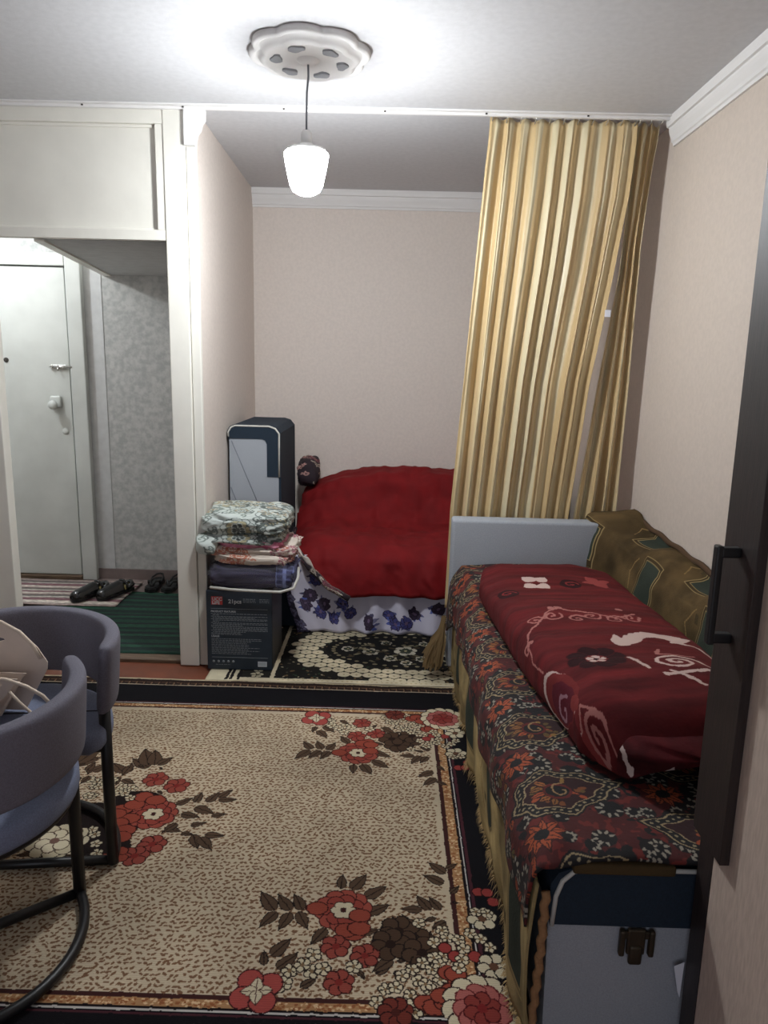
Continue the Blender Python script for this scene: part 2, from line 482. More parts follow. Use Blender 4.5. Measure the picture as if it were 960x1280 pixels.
def rug_pattern():
    c = Canvas(-2.43, 1.11, 0.57, 3.11, 0.002, BLACK)

    def ring(hx, hy, col):
        c.rect(RCX - hx, RCY - hy, RCX + hx, RCY + hy, col)
    ring(1.5, 1.0, (196, 180, 150))
    ring(1.478, 0.978, (46, 34, 30))
    # key band
    for k in range(90):
        x = -2.4 + k * 0.034
        for y in (3.058, 1.162):
            c.rect(x, y - 0.014, x + 0.024, y - 0.009, (120, 92, 70))
            c.rect(x, y - 0.014, x + 0.005, y + 0.014, (120, 92, 70))
            c.rect(x + 0.012, y + 0.008, x + 0.034, y + 0.013, (120, 92, 70))
    for k in range(60):
        y = 1.13 + k * 0.034
        for x in (0.525, -2.385):
            c.rect(x - 0.014, y, x - 0.009, y + 0.024, (120, 92, 70))
            c.rect(x - 0.014, y, x + 0.014, y + 0.005, (120, 92, 70))
    ring(1.425, 0.925, (186, 172, 150))
    ring(1.419, 0.919, (22, 21, 24))
    ring(1.195, 0.757, (70, 38, 44))
    ring(1.187, 0.751, (20, 18, 22))
    ring(1.182, 0.747, (190, 184, 178))
    ring(1.177, 0.742, (28, 22, 24))
    ring(1.170, 0.736, TAN)
    ring(1.142, 0.714, (62, 36, 34))
    ring(1.128, 0.702, CREAM)
    # speckle on the tan stripe
    for k in range(2600):
        t = RNG.random()
        if RNG.random() < 0.6:
            x, y = RCX - 1.14 + 2.28 * t, RCY + RNG.choice((-1, 1)) * RNG.uniform(0.716, 0.734)
        else:
            x, y = RCX + RNG.choice((-1, 1)) * RNG.uniform(1.144, 1.168), RCY - 0.72 + 1.44 * t
        c.ell(x, y, 0.004, 0.003, RNG.choice(((206, 176, 138), (140, 88, 56))))
    # leopard flecks in the field
    fx0, fx1, fy0, fy1 = RCX - 1.12, RCX + 1.12, RCY - 0.695, RCY + 0.695
    stp = 0.0150
    for j in range(int((fy1 - fy0) / stp)):
        for i in range(int((fx1 - fx0) / stp)):
            x = fx0 + (i + 0.5 * (j % 2) + RNG.uniform(-0.3, 0.3)) * stp
            y = fy0 + (j + RNG.uniform(-0.3, 0.3)) * stp
            c.ell(x, y, RNG.uniform(0.0050, 0.0078), RNG.uniform(0.0026, 0.0038), FLECK, RNG.choice((0.5, -0.6, 1.0, 0.1)))

    def draw(els, fx, fy):
        T = lambda x, y: (fx(x), fy(y))
        sgn = 1
        for e in els:
            k = e[0]
            if k == 'L':
                (a, b), (d, g) = T(e[1], e[2]), T(e[3], e[4])
                w = 0.26 * math.hypot(a - d, b - g)
                c.leaf(a, b, d, g, w, LEAF, (30, 24, 24))
                c.line([(a, b), (d, g)], 0.003, (40, 30, 26))
                continue
            x, y = T(e[1], e[2])
            r = e[3] if len(e) > 3 else 0.03
            if k == 'K':
                c.ell(x, y, r, r * 0.9, (38, 28, 26))
                c.flower(x, y, r, 6, (72, 54, 42), (30, 24, 22), (40, 28, 24))
            elif k == 'P':
                c.ell(x, y, r + 0.003, r * 0.8 + 0.003, (54, 26, 24))
                c.ell(x, y, r, r * 0.8, (138, 66, 52))
            elif k == 'R':
                c.flower(x, y, r, 6, RED, (52, 24, 24), (120, 44, 40))
            elif k == 'D':
                c.ell(x, y, r + 0.003, r + 0.003, (40, 20, 20))
                c.ell(x, y, r, r, (140, 58, 54))
            elif k == 'M':
                c.flower(x, y, r, 7, (104, 48, 40), (36, 22, 22), (70, 34, 30))
            elif k == 'W':
                c.flower(x, y, r, 5, WHITE, (44, 34, 30), (120, 96, 70), RNG.uniform(0, 6), 0.4)
            elif k == 'F':
                c.flower(x, y, r * 1.25, 6, WHITE, (34, 28, 26), (96, 66, 50), 0.2, 0.36)
            elif k == 'B':
                c.flower(x, y, r, 10, (146, 72, 60), (56, 26, 26), (150, 60, 50), 0.2, 0.30)
                c.flower(x, y, r * 0.66, 7, (138, 64, 54), (60, 28, 28), (60, 28, 28), 0.5, 0.40)
                for q in range(6):
                    c.ell(x + r * 0.24 * math.cos(q * 1.05), y + r * 0.24 * math.sin(q * 1.05), 0.017, 0.014, (60, 40, 34))
                for q in range(6):
                    c.ell(x + r * 0.24 * math.cos(q * 1.05), y + r * 0.24 * math.sin(q * 1.05), 0.014, 0.011, WHITE)
            elif k == 'T':
                c.flower(x, y, r * 0.95, 4, (156, 72, 66), (58, 26, 28), (160, 60, 56), 0.6, 0.52)
                for q in range(4):
                    a = 0.1 + q * PI / 2
                    c.leaf(x, y, x + r * 0.66 * math.cos(a), y + r * 0.66 * math.sin(a), 0.016, WHITE, (70, 44, 40))
            elif k == 'S':
                c.flower(x, y, r * 1.25, 12, WHITE, (40, 26, 26), (150, 60, 60), 0.1, 0.24)
                c.flower(x, y, r * 0.8, 9, (160, 92, 86), (90, 34, 36), (150, 50, 50), 0.4, 0.34)
                c.flower(x, y, r * 0.5, 6, (128, 56, 50), (70, 26, 28), (120, 40, 40), 0.4, 0.40)
            elif k == 'G':
                c.flower(x, y, r * 1.2, 9, WHITE, (50, 40, 36), (190, 170, 140), 0.1, 0.30)
                c.flower(x, y, r * 0.7, 6, (216, 204, 176), (80, 62, 50), (120, 90, 80), 0.5, 0.42)
    for (x, y, r) in ((-0.93, 2.02, 0.16), (-0.82, 2.14, 0.1), (-0.86, 1.92, 0.1)):
        c.ell(x, y, r, r * 0.8, (34, 27, 26))
    draw(MEDAL, lambda x: x, lambda y: y)
    draw(MEDAL, lambda x: -1.98 - x, lambda y: y)
    for sx in (0, 1):
        for sy in (0, 1):
            draw(BOUQ, (lambda x: 2 * RCX - x) if sx else (lambda x: x), (lambda y: 2 * RCY - 0.032 - y) if sy else (lambda y: y))
    # woven rib and a little wear
    jj = np.arange(c.ny)[:, None]
    ii = np.arange(c.nx)[None, :]
    n = 1 + 0.05 * ((jj % 3) - 1) + 0.10 * fbm(ii / 160.0, jj / 160.0, 3, 3)
    c.a *= np.clip(n, 0.75, 1.2)[..., None]
    return c


def alcove_rug_pattern():
    c = Canvas(-0.84, 3.112, 0.62, 4.0, 0.002, (34, 32, 30))
    dk, cr = (30, 28, 28), (196, 184, 156)
    for k in range(700):
        x, y = RNG.uniform(-0.7, 0.6), RNG.uniform(3.15, 4.0)
        c.ell(x, y, RNG.uniform(0.004, 0.012), RNG.uniform(0.003, 0.008), RNG.choice(((70, 66, 54), (104, 84, 58), (46, 60, 46), (150, 138, 112))), RNG.uniform(0, 3))
    cx, cy = 0.10, 3.52
    # honeycomb ring of cream cells
    r = 0.030
    for j in range(-14, 15):
        for i in range(-16, 17):
            x = cx + (i + 0.5 * (j % 2)) * r * 2.0
            y = cy + j * r * 1.72
            q = ((x - cx) / 0.60) ** 2 + ((y - cy) / 0.38) ** 2
            p = ((x - cx) / 0.42) ** 2 + ((y - cy) / 0.23) ** 2
            if q < 1 and p > 1:
                c.ell(x, y, r * 0.99, r * 0.90, cr)
                c.ell(x, y, r * 0.2, r * 0.2, (150, 138, 110))
    c.ell(cx, cy, 0.41, 0.22, (26, 25, 25))
    for k in range(44):
        a = k * 2 * PI / 44
        c.ell(cx + 0.375 * math.cos(a), cy + 0.195 * math.sin(a), 0.012, 0.009, (122, 112, 88))
    for (x, y, s) in ((0.1, 3.52, 0.06), (-0.08, 3.5, 0.045), (0.28, 3.5, 0.045), (-0.2, 3.53, 0.035), (0.4, 3.53, 0.035), (0.02, 3.42, 0.035),
                      (0.18, 3.42, 0.035), (0.1, 3.37, 0.03), (0.0, 3.62, 0.03), (0.2, 3.62, 0.03)):
        c.flower(x, y, s, 6, (168, 162, 146), dk, (120, 80, 50))
        c.flower(x, y, s * 0.55, 5, (54, 60, 50), dk, (150, 140, 110))
    for k in range(90):
        a, d = RNG.uniform(0, 6.28), RNG.uniform(0.3, 0.85)
        c.leaf(cx + 0.38 * d * math.cos(a), cy + 0.19 * d * math.sin(a), cx + 0.38 * d * math.cos(a) + RNG.uniform(-0.05, 0.05),
               cy + 0.19 * d * math.sin(a) + RNG.uniform(-0.03, 0.03), 0.008, RNG.choice(((96, 90, 70), (128, 118, 96), (66, 56, 42))))
    # borders: cream band and striped left edge
    c.rect(-0.84, 3.112, 0.62, 3.15, (200, 188, 160))
    for k in range(50):
        c.ell(-0.5 + k * 0.023, 3.133, 0.006, 0.005, (178, 162, 130))
    c.rect(-0.84, 3.112, -0.70, 4.0, (198, 188, 160))
    for x in (-0.745, -0.725, -0.69):
        c.rect(x - 0.006, 3.125, x + 0.006, 4.0, dk)
    c.rect(-0.68, 3.15, -0.54, 4.0, (40, 38, 34))
    for k in range(14):
        c.flower(-0.61, 3.18 + k * 0.062, 0.03, 5, (180, 170, 144), dk, (60, 54, 40))
    c.rect(-0.545, 3.15, -0.525, 4.0, cr)
    jj = np.arange(c.ny)[:, None]
    ii = np.arange(c.nx)[None, :]
    c.a *= np.clip(1 + 0.12 * fbm(ii / 60.0, jj / 60.0, 8, 3), 0.7, 1.25)[..., None]
    return c


def drop(x, y, r, ang, sc=1.0, n=40, wob=0.075):
    """a scalloped paisley drop outline"""
    P = []
    for i in range(n):
        a = 2 * PI * i / n
        rr = r * sc * (1 + wob * math.cos(8 * a))
        q = max(0.0, math.cos(a))
        px = rr * math.cos(a) * (1 + 0.42 * q ** 4)
        py = rr * 0.80 * math.sin(a) * (1 - 0.25 * q)
        P.append((x + px * math.cos(ang) - py * math.sin(ang), y + px * math.sin(ang) + py * math.cos(ang)))
    return P


def bedspread_pattern():
    c = Canvas(-0.02, 1.15, 1.13, 3.40, 0.002, (92, 24, 24))
    blk, crm, org, mar = (20, 14, 18), (196, 172, 128), (206, 96, 52), (54, 14, 20)
    ii = np.arange(c.nx)[None, :] * 0.002
    jj = np.arange(c.ny)[:, None] * 0.002
    m = fbm(ii * 30, jj * 30, 4, 2) > 0.42
    c.a[m] = blk
    m = (fbm(ii * 60, jj * 60, 14, 2) > 0.5)
    c.a[m] = (132, 40, 32)
    # small white petals in rings over the dark ground
    for k in range(760):
        x, y = RNG.uniform(0, 1.1), RNG.uniform(1.15, 3.4)
        n = RNG.choice((5, 6, 7))
        a0 = RNG.uniform(0, 6)
        r = RNG.uniform(0.012, 0.026)
        c.ell(x, y, r * 1.2, r * 1.2, blk)
        for i in range(n):
            a = a0 + i * 0.75
            c.leaf(x + r * 0.55 * math.cos(a), y + r * 0.55 * math.sin(a), x + r * 1.25 * math.cos(a), y + r * 1.25 * math.sin(a), 0.0042, (190, 180, 160))
    py = 0.285
    for k in range(60):
        x, y = RNG.uniform(0, 0.12), RNG.uniform(1.15, 3.4)
        c.leaf(x, y, x + RNG.uniform(-0.02, 0.04), y + RNG.choice((-1, 1)) * RNG.uniform(0.02, 0.05), 0.012, RNG.choice(((150, 84, 40), (190, 84, 46), (120, 96, 50))), blk)
    for row in range(9):
        for colm in range(3):
            x = 0.215 + colm * 0.31 + 0.01 * RNG.random()
            y = 1.20 + row * py + (0.5 * py if colm % 2 else 0)
            ang = 0.25 if colm % 2 == 0 else 2.9
            r = 0.100
            for sc, cc in ((1.12, blk), (1.06, crm), (1.01, blk), (0.80, crm), (0.755, mar)):
                c.poly(drop(x, y, r, ang, sc), cc)
            for p in drop(x, y, r, ang, 0.905, 34):
                c.ell(p[0], p[1], 0.0046, 0.0036, (186, 170, 130), ang)
            # inside: curl, small florets
            ca, sa = math.cos(ang), math.sin(ang)
            for k in range(16):
                a, d = RNG.uniform(0, 6.28), RNG.uniform(0.35, 0.66)
                px, py2 = x + r * d * math.cos(a), y + r * 0.78 * d * math.sin(a)
                c.ell(px, py2, RNG.uniform(0.006, 0.013), RNG.uniform(0.004, 0.008), RNG.choice(((150, 84, 40), (118, 92, 44), (200, 92, 50), blk, (176, 132, 66))), a)
            c.ell(x, y, 0.034, 0.030, (120, 30, 26))
            c.ell(x, y, 0.027, 0.022, blk)
            c.spiral(x + 0.012 * ca, y + 0.012 * sa, 0.030, 0.9, 0.005, (190, 150, 100), ang + 1.2)
            for k in range(5):
                a = ang + PI + (k - 2) * 0.5
                c.leaf(x + 0.03 * math.cos(a), y + 0.03 * math.sin(a), x + 0.066 * math.cos(a), y + 0.06 * math.sin(a), 0.010,
                       RNG.choice((org, (170, 110, 52), (196, 120, 60))), (50, 20, 16))
            # daisy between the drops
            fx, fy = x - 0.07, y + 0.5 * py
            for k in range(9):
                a = k * 2 * PI / 9
                c.leaf(fx, fy, fx + 0.054 * math.cos(a), fy + 0.050 * math.sin(a), 0.0125, org, (60, 20, 16))
            c.ell(fx, fy, 0.016, 0.015, blk)
    c.a *= 0.76
    return c


def blanket_pattern():
    """drawn on x = across over the top (0..0.95), y = along (1.5..3.05)"""
    c = Canvas(0.0, 1.45, 1.0, 3.10, 0.002, (88, 25, 27))
    wh, pk, dk, lr = (190, 166, 158), (160, 104, 98), (42, 14, 18), (106, 33, 35)
    ii = np.arange(c.nx)[None, :] * 0.002
    jj = np.arange(c.ny)[:, None] * 0.002
    c.a *= (1 + 0.16 * fbm(ii * 5, jj * 40, 2, 3))[..., None]
    # white four-petal flower
    for k in range(4):
        a = 0.7 + k * PI / 2
        c.leaf(0.36 + 0.012 * math.cos(a), 2.64 + 0.016 * math.sin(a), 0.36 + 0.062 * math.cos(a), 2.64 + 0.085 * math.sin(a), 0.028, wh)
    # dark eyes
    for x, y in ((0.235, 2.52), (0.49, 2.63)):
        c.ell(x, y, 0.040, 0.05, dk)
        c.spiral(x, y, 0.03, 1.2, 0.008, (120, 40, 40))
    for k in range(4):
        a = 0.3 + k * PI / 2
        c.leaf(0.60, 2.68, 0.60 + 0.062 * math.cos(a), 2.68 + 0.09 * math.sin(a), 0.026, (140, 62, 60))
    # curled scroll band
    yb = 2.18
    for x, s in ((0.27, 1), (0.325, -1), (0.40, 1), (0.45, -1), (0.52, 1), (0.575, -1)):
        c.spiral(x, yb - 0.012 * s, 0.032, 1.3, 0.008, pk, 0.4, s)
    c.line([(0.20, yb - 0.16), (0.23, yb - 0.09), (0.26, yb - 0.05), (0.31, yb + 0.03), (0.35, yb + 0.075), (0.40, yb + 0.05), (0.46, yb + 0.04), (0.52, yb), (0.60, yb + 0.05)], 0.008, pk)
    for x in (0.335, 0.36, 0.56):
        c.ell(x, yb + 0.085, 0.012, 0.02, pk)
    c.spiral(0.20, 2.03, 0.03, 1.0, 0.009, pk)
    c.line([(0.22, 2.05), (0.19, 1.96), (0.21, 1.88)], 0.007, pk)
    # dark eye flower with light heart
    c.flower(0.37, 1.84, 0.085, 8, dk, (70, 18, 22), dk, 0.2, 0.34)
    c.ell(0.37, 1.84, 0.030, 0.03, lr)
    c.flower(0.37, 1.84, 0.028, 5, wh, lr, dk)
    # big white crest with a rose, right
    for k in range(9):
        t = k / 8
        c.leaf(0.47 + 0.16 * t, 1.96 + 0.07 * math.sin(t * 2.6), 0.455 + 0.16 * t + 0.08, 1.96 + 0.07 * math.sin(t * 2.6) + 0.02, 0.026, wh)
    c.leaf(0.475, 1.92, 0.465, 2.02, 0.024, wh)
    c.line([(0.63, 1.99), (0.69, 1.94), (0.72, 1.86)], 0.012, wh)
    c.spiral(0.57, 1.785, 0.062, 1.8, 0.013, wh, 0.5)
    c.line([(0.48, 1.74), (0.455, 1.83)], 0.013, wh)
    c.line([(0.51, 1.70), (0.60, 1.71), (0.74, 1.74)], 0.015, wh)
    c.line([(0.53, 1.72), (0.59, 1.65)], 0.012, wh)
    c.line([(0.62, 1.82), (0.66, 1.73)], 0.012, wh)
    c.line([(0.56, 1.90), (0.54, 1.86), (0.64, 1.85)], 0.010, pk)
    # left side ornament: white-edged leaf curl
    c.ell(0.205, 1.76, 0.070, 0.11, wh, 0.3)
    c.ell(0.214, 1.745, 0.067, 0.105, (108, 36, 36), 0.3)
    c.ell(0.214, 1.725, 0.050, 0.075, (84, 22, 34), 0.3)
    c.spiral(0.20, 1.71, 0.04, 1.1, 0.010, (150, 110, 120))
    for k in range(4):
        c.ell(0.25 - 0.012 * k, 1.66 - 0.045 * k, 0.022, 0.028, lr if k % 2 else (126, 50, 48))
        c.ell(0.235 - 0.012 * k, 1.63 - 0.045 * k, 0.008, 0.016, wh)
    c.spiral(0.27, 1.56, 0.045, 1.6, 0.011, pk)
    c.line([(0.23, 1.6), (0.27, 1.63), (0.31, 1.58), (0.32, 1.5)], 0.009, pk)
    return c


def end_pattern():
    c = Canvas(0.0, 0.0, 0.6, 0.3, 0.002, (66, 19, 22))
    wh = (196, 176, 168)
    ii = np.arange(c.nx)[None, :] * 0.002
    jj = np.arange(c.ny)[:, None] * 0.002
    c.a *= (1 + 0.3 * fbm(ii * 7, jj * 26, 6, 3))[..., None]
    c.line([(0.16, 0.21), (0.11, 0.18), (0.10, 0.13), (0.14, 0.08)], 0.016, wh)
    c.line([(0.18, 0.22), (0.13, 0.195)], 0.02, wh)
    c.ell(0.145, 0.07, 0.016, 0.016, wh)
    c.line([(0.26, 0.22), (0.32, 0.18), (0.31, 0.21)], 0.014, wh)
    c.line([(0.30, 0.07), (0.33, 0.10), (0.36, 0.05)], 0.013, wh)
    c.line([(0.26, 0.06), (0.33, 0.10)], 0.008, wh)
    c.line([(0.38, 0.235), (0.40, 0.26), (0.42, 0.23)], 0.012, wh)
    return c


def throw_pattern(w, h, panels, base=(112, 84, 50)):
    c = Canvas(0, 0, w, h, 0.003, base)
    ii = np.arange(c.nx)[None, :] * 0.003
    jj = np.arange(c.ny)[:, None] * 0.003
    c.a *= (1 + 0.22 * fbm(ii * 10, jj * 10, 9, 4))[..., None]
    ln, dk = (150, 130, 90), (54, 60, 52)
    for (x, y, hw, hh) in panels:
        for g, cc in ((0.022, ln), (0.018, tuple(0.8 * v for v in base)), (0.007, ln), (0.003, dk)):
            c.rect(x - hw - g, y - hh - g, x + hw + g, y + hh + g, cc)
        c.a *= 1
        c.rect(x + hw + 0.04, y + 0.35 * hh, x + hw + 0.06, y + 0.35 * hh + 0.03, (74, 62, 42))
        c.line([(x + hw + 0.07, y - hh), (x + hw + 0.11, y), (x + hw + 0.07, y + hh)], 0.006, (132, 108, 70))
    return c


def sheet_pattern():
    c = Canvas(-0.9, 0.0, 1.1, 0.5, 0.002, (202, 198, 214))
    for k in range(52):
        x, y = -0.55 + 0.038 * k + RNG.uniform(-0.03, 0.03), RNG.uniform(0.03, 0.42)
        a = RNG.uniform(0, 6)
        for q in range(3):
            c.leaf(x, y, x + 0.058 * math.cos(a + q * 0.8), y + 0.050 * math.sin(a + q * 0.8), 0.012,
                   RNG.choice(((92, 94, 140), (70, 66, 96), (84, 96, 168), (120, 118, 150))))
        c.flower(x, y, RNG.uniform(0.026, 0.038), 7, RNG.choice(((58, 44, 66), (74, 58, 84), (70, 70, 130))), (40, 30, 46), (110, 90, 120))
    c.rect(-0.9, 0, -0.60, 0.5, (40, 34, 52))  # dark left edge: purple cloth, with the shade beside the box coloured in
    for k in range(60):
        c.flower(RNG.uniform(-0.9, -0.60), RNG.uniform(0, 0.5), 0.02, 5, (96, 92, 120), (50, 44, 66), (60, 50, 70))
    return c


def pillow_pattern(ground, cols, n, seed, size=0.5, r0=0.03, r1=0.06):
    R = random.Random(seed)
    c = Canvas(0, 0, size, size * 1.2, 0.0016, ground)
    for k in range(n):
        x, y, r = R.uniform(0, size), R.uniform(0, size * 1.2), R.uniform(r0, r1)
        k1, k2, k3 = R.choice(cols), R.choice(cols), R.choice(cols)
        c.flower(x, y, r * 1.15, 9, ground, k1, k1, R.uniform(0, 6), 0.3)
        c.flower(x, y, r * 0.75, 7, k2, k1, ground, R.uniform(0, 6), 0.36)
        c.flower(x, y, r * 0.4, 5, k3, ground, k1, R.uniform(0, 6), 0.4)
        for q in range(4):
            a = R.uniform(0, 6.28)
            c.spiral(x + 1.5 * r * math.cos(a), y + 1.5 * r * math.sin(a), r * 0.35, 1.0, 0.004, k1, a)
    return c


def check_pattern():
    c = Canvas(0, 0, 0.5, 0.6, 0.002, (40, 42, 84))
    for k in range(40):
        c.rect(k * 0.022, 0, k * 0.022 + 0.008, 0.6, (110, 120, 170))
    a = c.a.copy()
    for k in range(40):
        c.rect(0, k * 0.022, 0.5, k * 0.022 + 0.008, (120, 130, 172))
    c.a = (c.a + a) / 2
    c.rect(0, 0, 0.16, 0.6, (40, 34, 62))
    return c


def stripe_pattern(w, h, cols, widths, seed):
    R = random.Random(seed)
    c = Canvas(0, 0, w, h, 0.003, cols[0])
    y = 0.0
    k = 0
    while y < h:
        d = R.choice(widths)
        c.rect(0, y, w, y + d, cols[k % len(cols)])
        y += d
        k += 1
    ii = np.arange(c.nx)[None, :]
    jj = np.arange(c.ny)[:, None]
    c.a *= (1 + 0.2 * fbm(ii / 6.0, jj / 2.0, seed, 2))[..., None]
    return c


# ------------------------------------------------------------------ materials
M_wall = mat('wallpaper_beige', (205, 192, 180), 0.75, var=0.03, vscale=60, bump=0.12, bscale=90)
M_wallback = mat('wallpaper_pale', (224, 213, 204), 0.75, var=0.03, vscale=60, bump=0.12, bscale=90)
M_ceil = mat('ceiling_paint', (204, 204, 206), 0.8, var=0.03, vscale=40, bump=0.12, bscale=130)
M_white = mat('white_gloss_paint', (230, 227, 217), 0.38, var=0.025, vscale=7, bump=0.15, bscale=30)
M_door = mat('old_white_door_paint', (206, 210, 206), 0.35, var=0.06, vscale=4, bump=0.2, bscale=14)
M_hallpaper = mat('mottled_grey_wallpaper', (186, 187, 184), 0.7, rgb2=(162, 164, 162), vscale=34, bump=0.15, bscale=60)
M_hallplain = mat('smooth_grey_paint', (196, 198, 198), 0.6, var=0.05)
M_plaster = mat('white_plaster', (226, 224, 222), 0.7)
M_floor = mat('red_brown_floor_paint', (124, 66, 43), 0.45, var=0.18, vscale=6, bump=0.15, bscale=20)
M_hallfloor = mat('grey_hall_floor', (128, 114, 110), 0.6, var=0.12, vscale=10)
M_wood = mat('worn_threshold_wood', (112, 92, 72), 0.6, rgb2=(84, 66, 52), vscale=12, stretch=(1, 12, 12), bump=0.3, bscale=30)
M_gap = mat('dark_gap', (60, 56, 52), 0.9)
M_chrome = mat('worn_chrome', (190, 190, 186), 0.3, metal=0.8)
M_black = mat('black_powder_coat', (20, 20, 22), 0.42)
M_grey = mat('light_grey_upholstery', (162, 167, 174), 0.9, var=0.07, vscale=260, bump=0.25, bscale=500)
M_navy = mat('navy_upholstery', (22, 40, 56), 0.85, var=0.15, vscale=220, bump=0.25, bscale=400)
M_pipe = mat('pale_piping', (196, 194, 186), 0.7)
M_bronze = mat('bronze_hinge_metal', (70, 62, 50), 0.45, metal=0.6)
M_quilt = mat('red_quilt_cloth', (124, 18, 22), 0.8, var=0.12, vscale=9, bump=0.6, bscale=22, spec=0.25)
M_wardark = mat('dark_oak_laminate', (50, 40, 38), 0.5, rgb2=(36, 29, 28), vscale=14, stretch=(14, 14, 1), bump=0.1, bscale=40)
M_warcream = mat('linen_laminate', (204, 186, 172), 0.6, rgb2=(188, 170, 156), vscale=30, stretch=(6, 6, 1), bump=0.1, bscale=80)
M_shoe = mat('black_patent', (12, 13, 16), 0.2, coat=0.4)
M_rubber = mat('black_rubber', (20, 20, 22), 0.6)
M_insole = mat('yellow_insole', (186, 168, 98), 0.7)
M_paper = mat('white_paper', (226, 228, 236), 0.7)
M_box = mat('printed_dark_box_card', (38, 50, 62), 0.5, var=0.08, vscale=12)
M_boxside = mat('printed_black_box_card', (26, 28, 32), 0.5)
M_print = mat('white_print', (196, 202, 206), 0.6)
M_dimprint = mat('grey_print', (128, 136, 142), 0.6)
M_logo = mat('red_print', (196, 66, 66), 0.55)
M_label = mat('white_label', (206, 214, 220), 0.6)
M_bag = mat('cream_bag_card', (226, 208, 192), 0.6, var=0.04, vscale=12)
M_cord = mat('cream_cord', (222, 204, 184), 0.7)
M_chair = mat('grey_chair_fabric', (118, 116, 128), 0.95, var=0.10, vscale=280, bump=0.35, bscale=420)
M_seat = mat('blue_grey_seat_fabric', (122, 130, 154), 0.95, var=0.10, vscale=280, bump=0.35, bscale=420)
M_film = mat('clear_plastic_film', (235, 235, 240), 0.08, spec=0.9, alpha=0.05)


def curtain_material():
    m = mat('gold_satin', (186, 160, 112), 0.45, sheen=0.3)
    nt = m.node_tree
    L = nt.links.new
    b = nt.nodes['Principled BSDF']
    uv = nt.nodes.new('ShaderNodeUVMap')
    sx = nt.nodes.new('ShaderNodeSeparateXYZ')
    L(uv.outputs['UV'], sx.inputs['Vector'])
    mu = nt.nodes.new('ShaderNodeMath')
    mu.operation = 'MULTIPLY'
    mu.inputs[1].default_value = 12.0
    L(sx.outputs['X'], mu.inputs[0])
    fr = nt.nodes.new('ShaderNodeMath')
    fr.operation = 'FRACT'
    L(mu.outputs[0], fr.inputs[0])
    cr = nt.nodes.new('ShaderNodeValToRGB')
    e = cr.color_ramp.elements
    e[0].position = 0.0
    e[0].color = s2l((192, 165, 118))
    e[1].position = 1.0
    e[1].color = s2l((192, 165, 118))
    for p, c in ((0.22, (198, 172, 126)), (0.28, (208, 190, 148)), (0.36, (200, 176, 132)), (0.46, (210, 197, 162)), (0.74, (206, 193, 158)), (0.82, (196, 170, 124))):
        q = e.new(p)
        q.color = s2l(c)
    L(fr.outputs[0], cr.inputs['Fac'])
    L(cr.outputs['Color'], b.inputs['Base Color'])
    n = nt.nodes.new('ShaderNodeTexNoise')
    n.inputs['Scale'].default_value = 120
    bp = nt.nodes.new('ShaderNodeBump')
    bp.inputs['Strength'].default_value = 0.15
    bp.inputs['Distance'].default_value = 0.003
    L(n.outputs['Fac'], bp.inputs['Height'])
    L(bp.outputs['Normal'], b.inputs['Normal'])
    return m


M_curtain = curtain_material()

# ------------------------------------------------------------------ the room shell
H = 2.5
struct(box('floor', (-3.4, -1.7, -0.1), (1.3, 3.30, 0.0), M_floor))
struct(box('floor_alcove', (-0.95, 3.30, -0.1), (1.3, 4.8, 0.0), M_floor))
struct(box('floor_hall', (-3.4, 3.37, -0.1), (-0.95, 4.8, 0.0), M_hallfloor))
struct(box('ceiling', (-3.4, -1.7, H), (1.3, 4.9, H + 0.1), M_ceil))
struct(box('wall_right', (1.16, -1.7, 0), (1.3, 4.8, H), M_wall))
struct(box('wall_back', (-0.95, 4.72, 0), (1.16, 4.85, H), M_wallback))
struct(prism('wall_alcove_left', [(-0.995, 3.315), (-0.868, 3.315), (-0.898, 4.72), (-0.995, 4.72)], 'z', 0, H, M_wallback))
struct(box('wall_hall_back', (-3.4, 4.66, 0), (-0.995, 4.85, H), M_hallpaper))
struct(box('wall_hall_left', (-3.4, 3.36, 0), (-3.2, 4.66, H), M_hallplain))
struct(box('wall_partition', (-3.4, 3.29, 0), (-1.93, 3.36, H), M_wall))
struct(box('wall_left', (-3.5, -1.7, 0), (-3.4, 3.36, H), M_wall))
struct(box('wall_front', (-3.4, -1.8, 0), (1.3, -1.7, H), M_wall))

# jambs of the opening and threshold
t1 = struct(box('trim_1', (-1.0, 3.272, 0.004), (-0.908, 3.312, 2.499), M_white, bev=0.004))
struct(box('trim_2', (-0.906, 3.284, 0.004), (-0.864, 3.313, 2.499), M_white, bev=0.004))
struct(prism('trim_3', [(-0.905, 2.484), (-0.816, 2.484), (-0.818, 2.445), (-0.830, 2.430), (-0.838, 2.405), (-0.850, 2.390), (-0.858, 2.36), (-0.862, 2.345), (-0.905, 2.345)], 'y', 3.252, 3.284, M_plaster))
struct(box('trim_4', (-1.93, 3.268, 0.0), (-1.778, 3.33, 2.499), M_white, bev=0.004))
th = struct(box('trim_5', (-1.778, 3.30, -0.02), (-1.0, 3.37, 0.018), M_wood, bev=0.004))
struct(box('trim_6', (-1.0, 3.315, 0.0), (-0.997, 3.36, 1.96), M_white))
# plaster cornices
prof = [(0.0, -0.105), (0.010, -0.105), (0.012, -0.094), (0.018, -0.090), (0.020, -0.078), (0.030, -0.058), (0.034, -0.045), (0.034, -0.036), (0.044, -0.034), (0.048, -0.014), (0.048, 0.0), (0.0, 0.0)]
struct(prism('trim_7', [(1.16 - a, H + b) for a, b in prof], 'y', -1.7, 3.30, M_plaster))
struct(prism('trim_8', [(4.72 - a, H + b) for a, b in prof], 'x', -0.9, 1.16, M_plaster))
struct(box('baseboard_hall', (-1.95, 4.645, 0), (-0.998, 4.66, 0.07), M_hallfloor))
struct(box('wall_hall_strip', (-1.95, 4.656, 0), (-1.84, 4.6605, 2.3), M_hallplain))

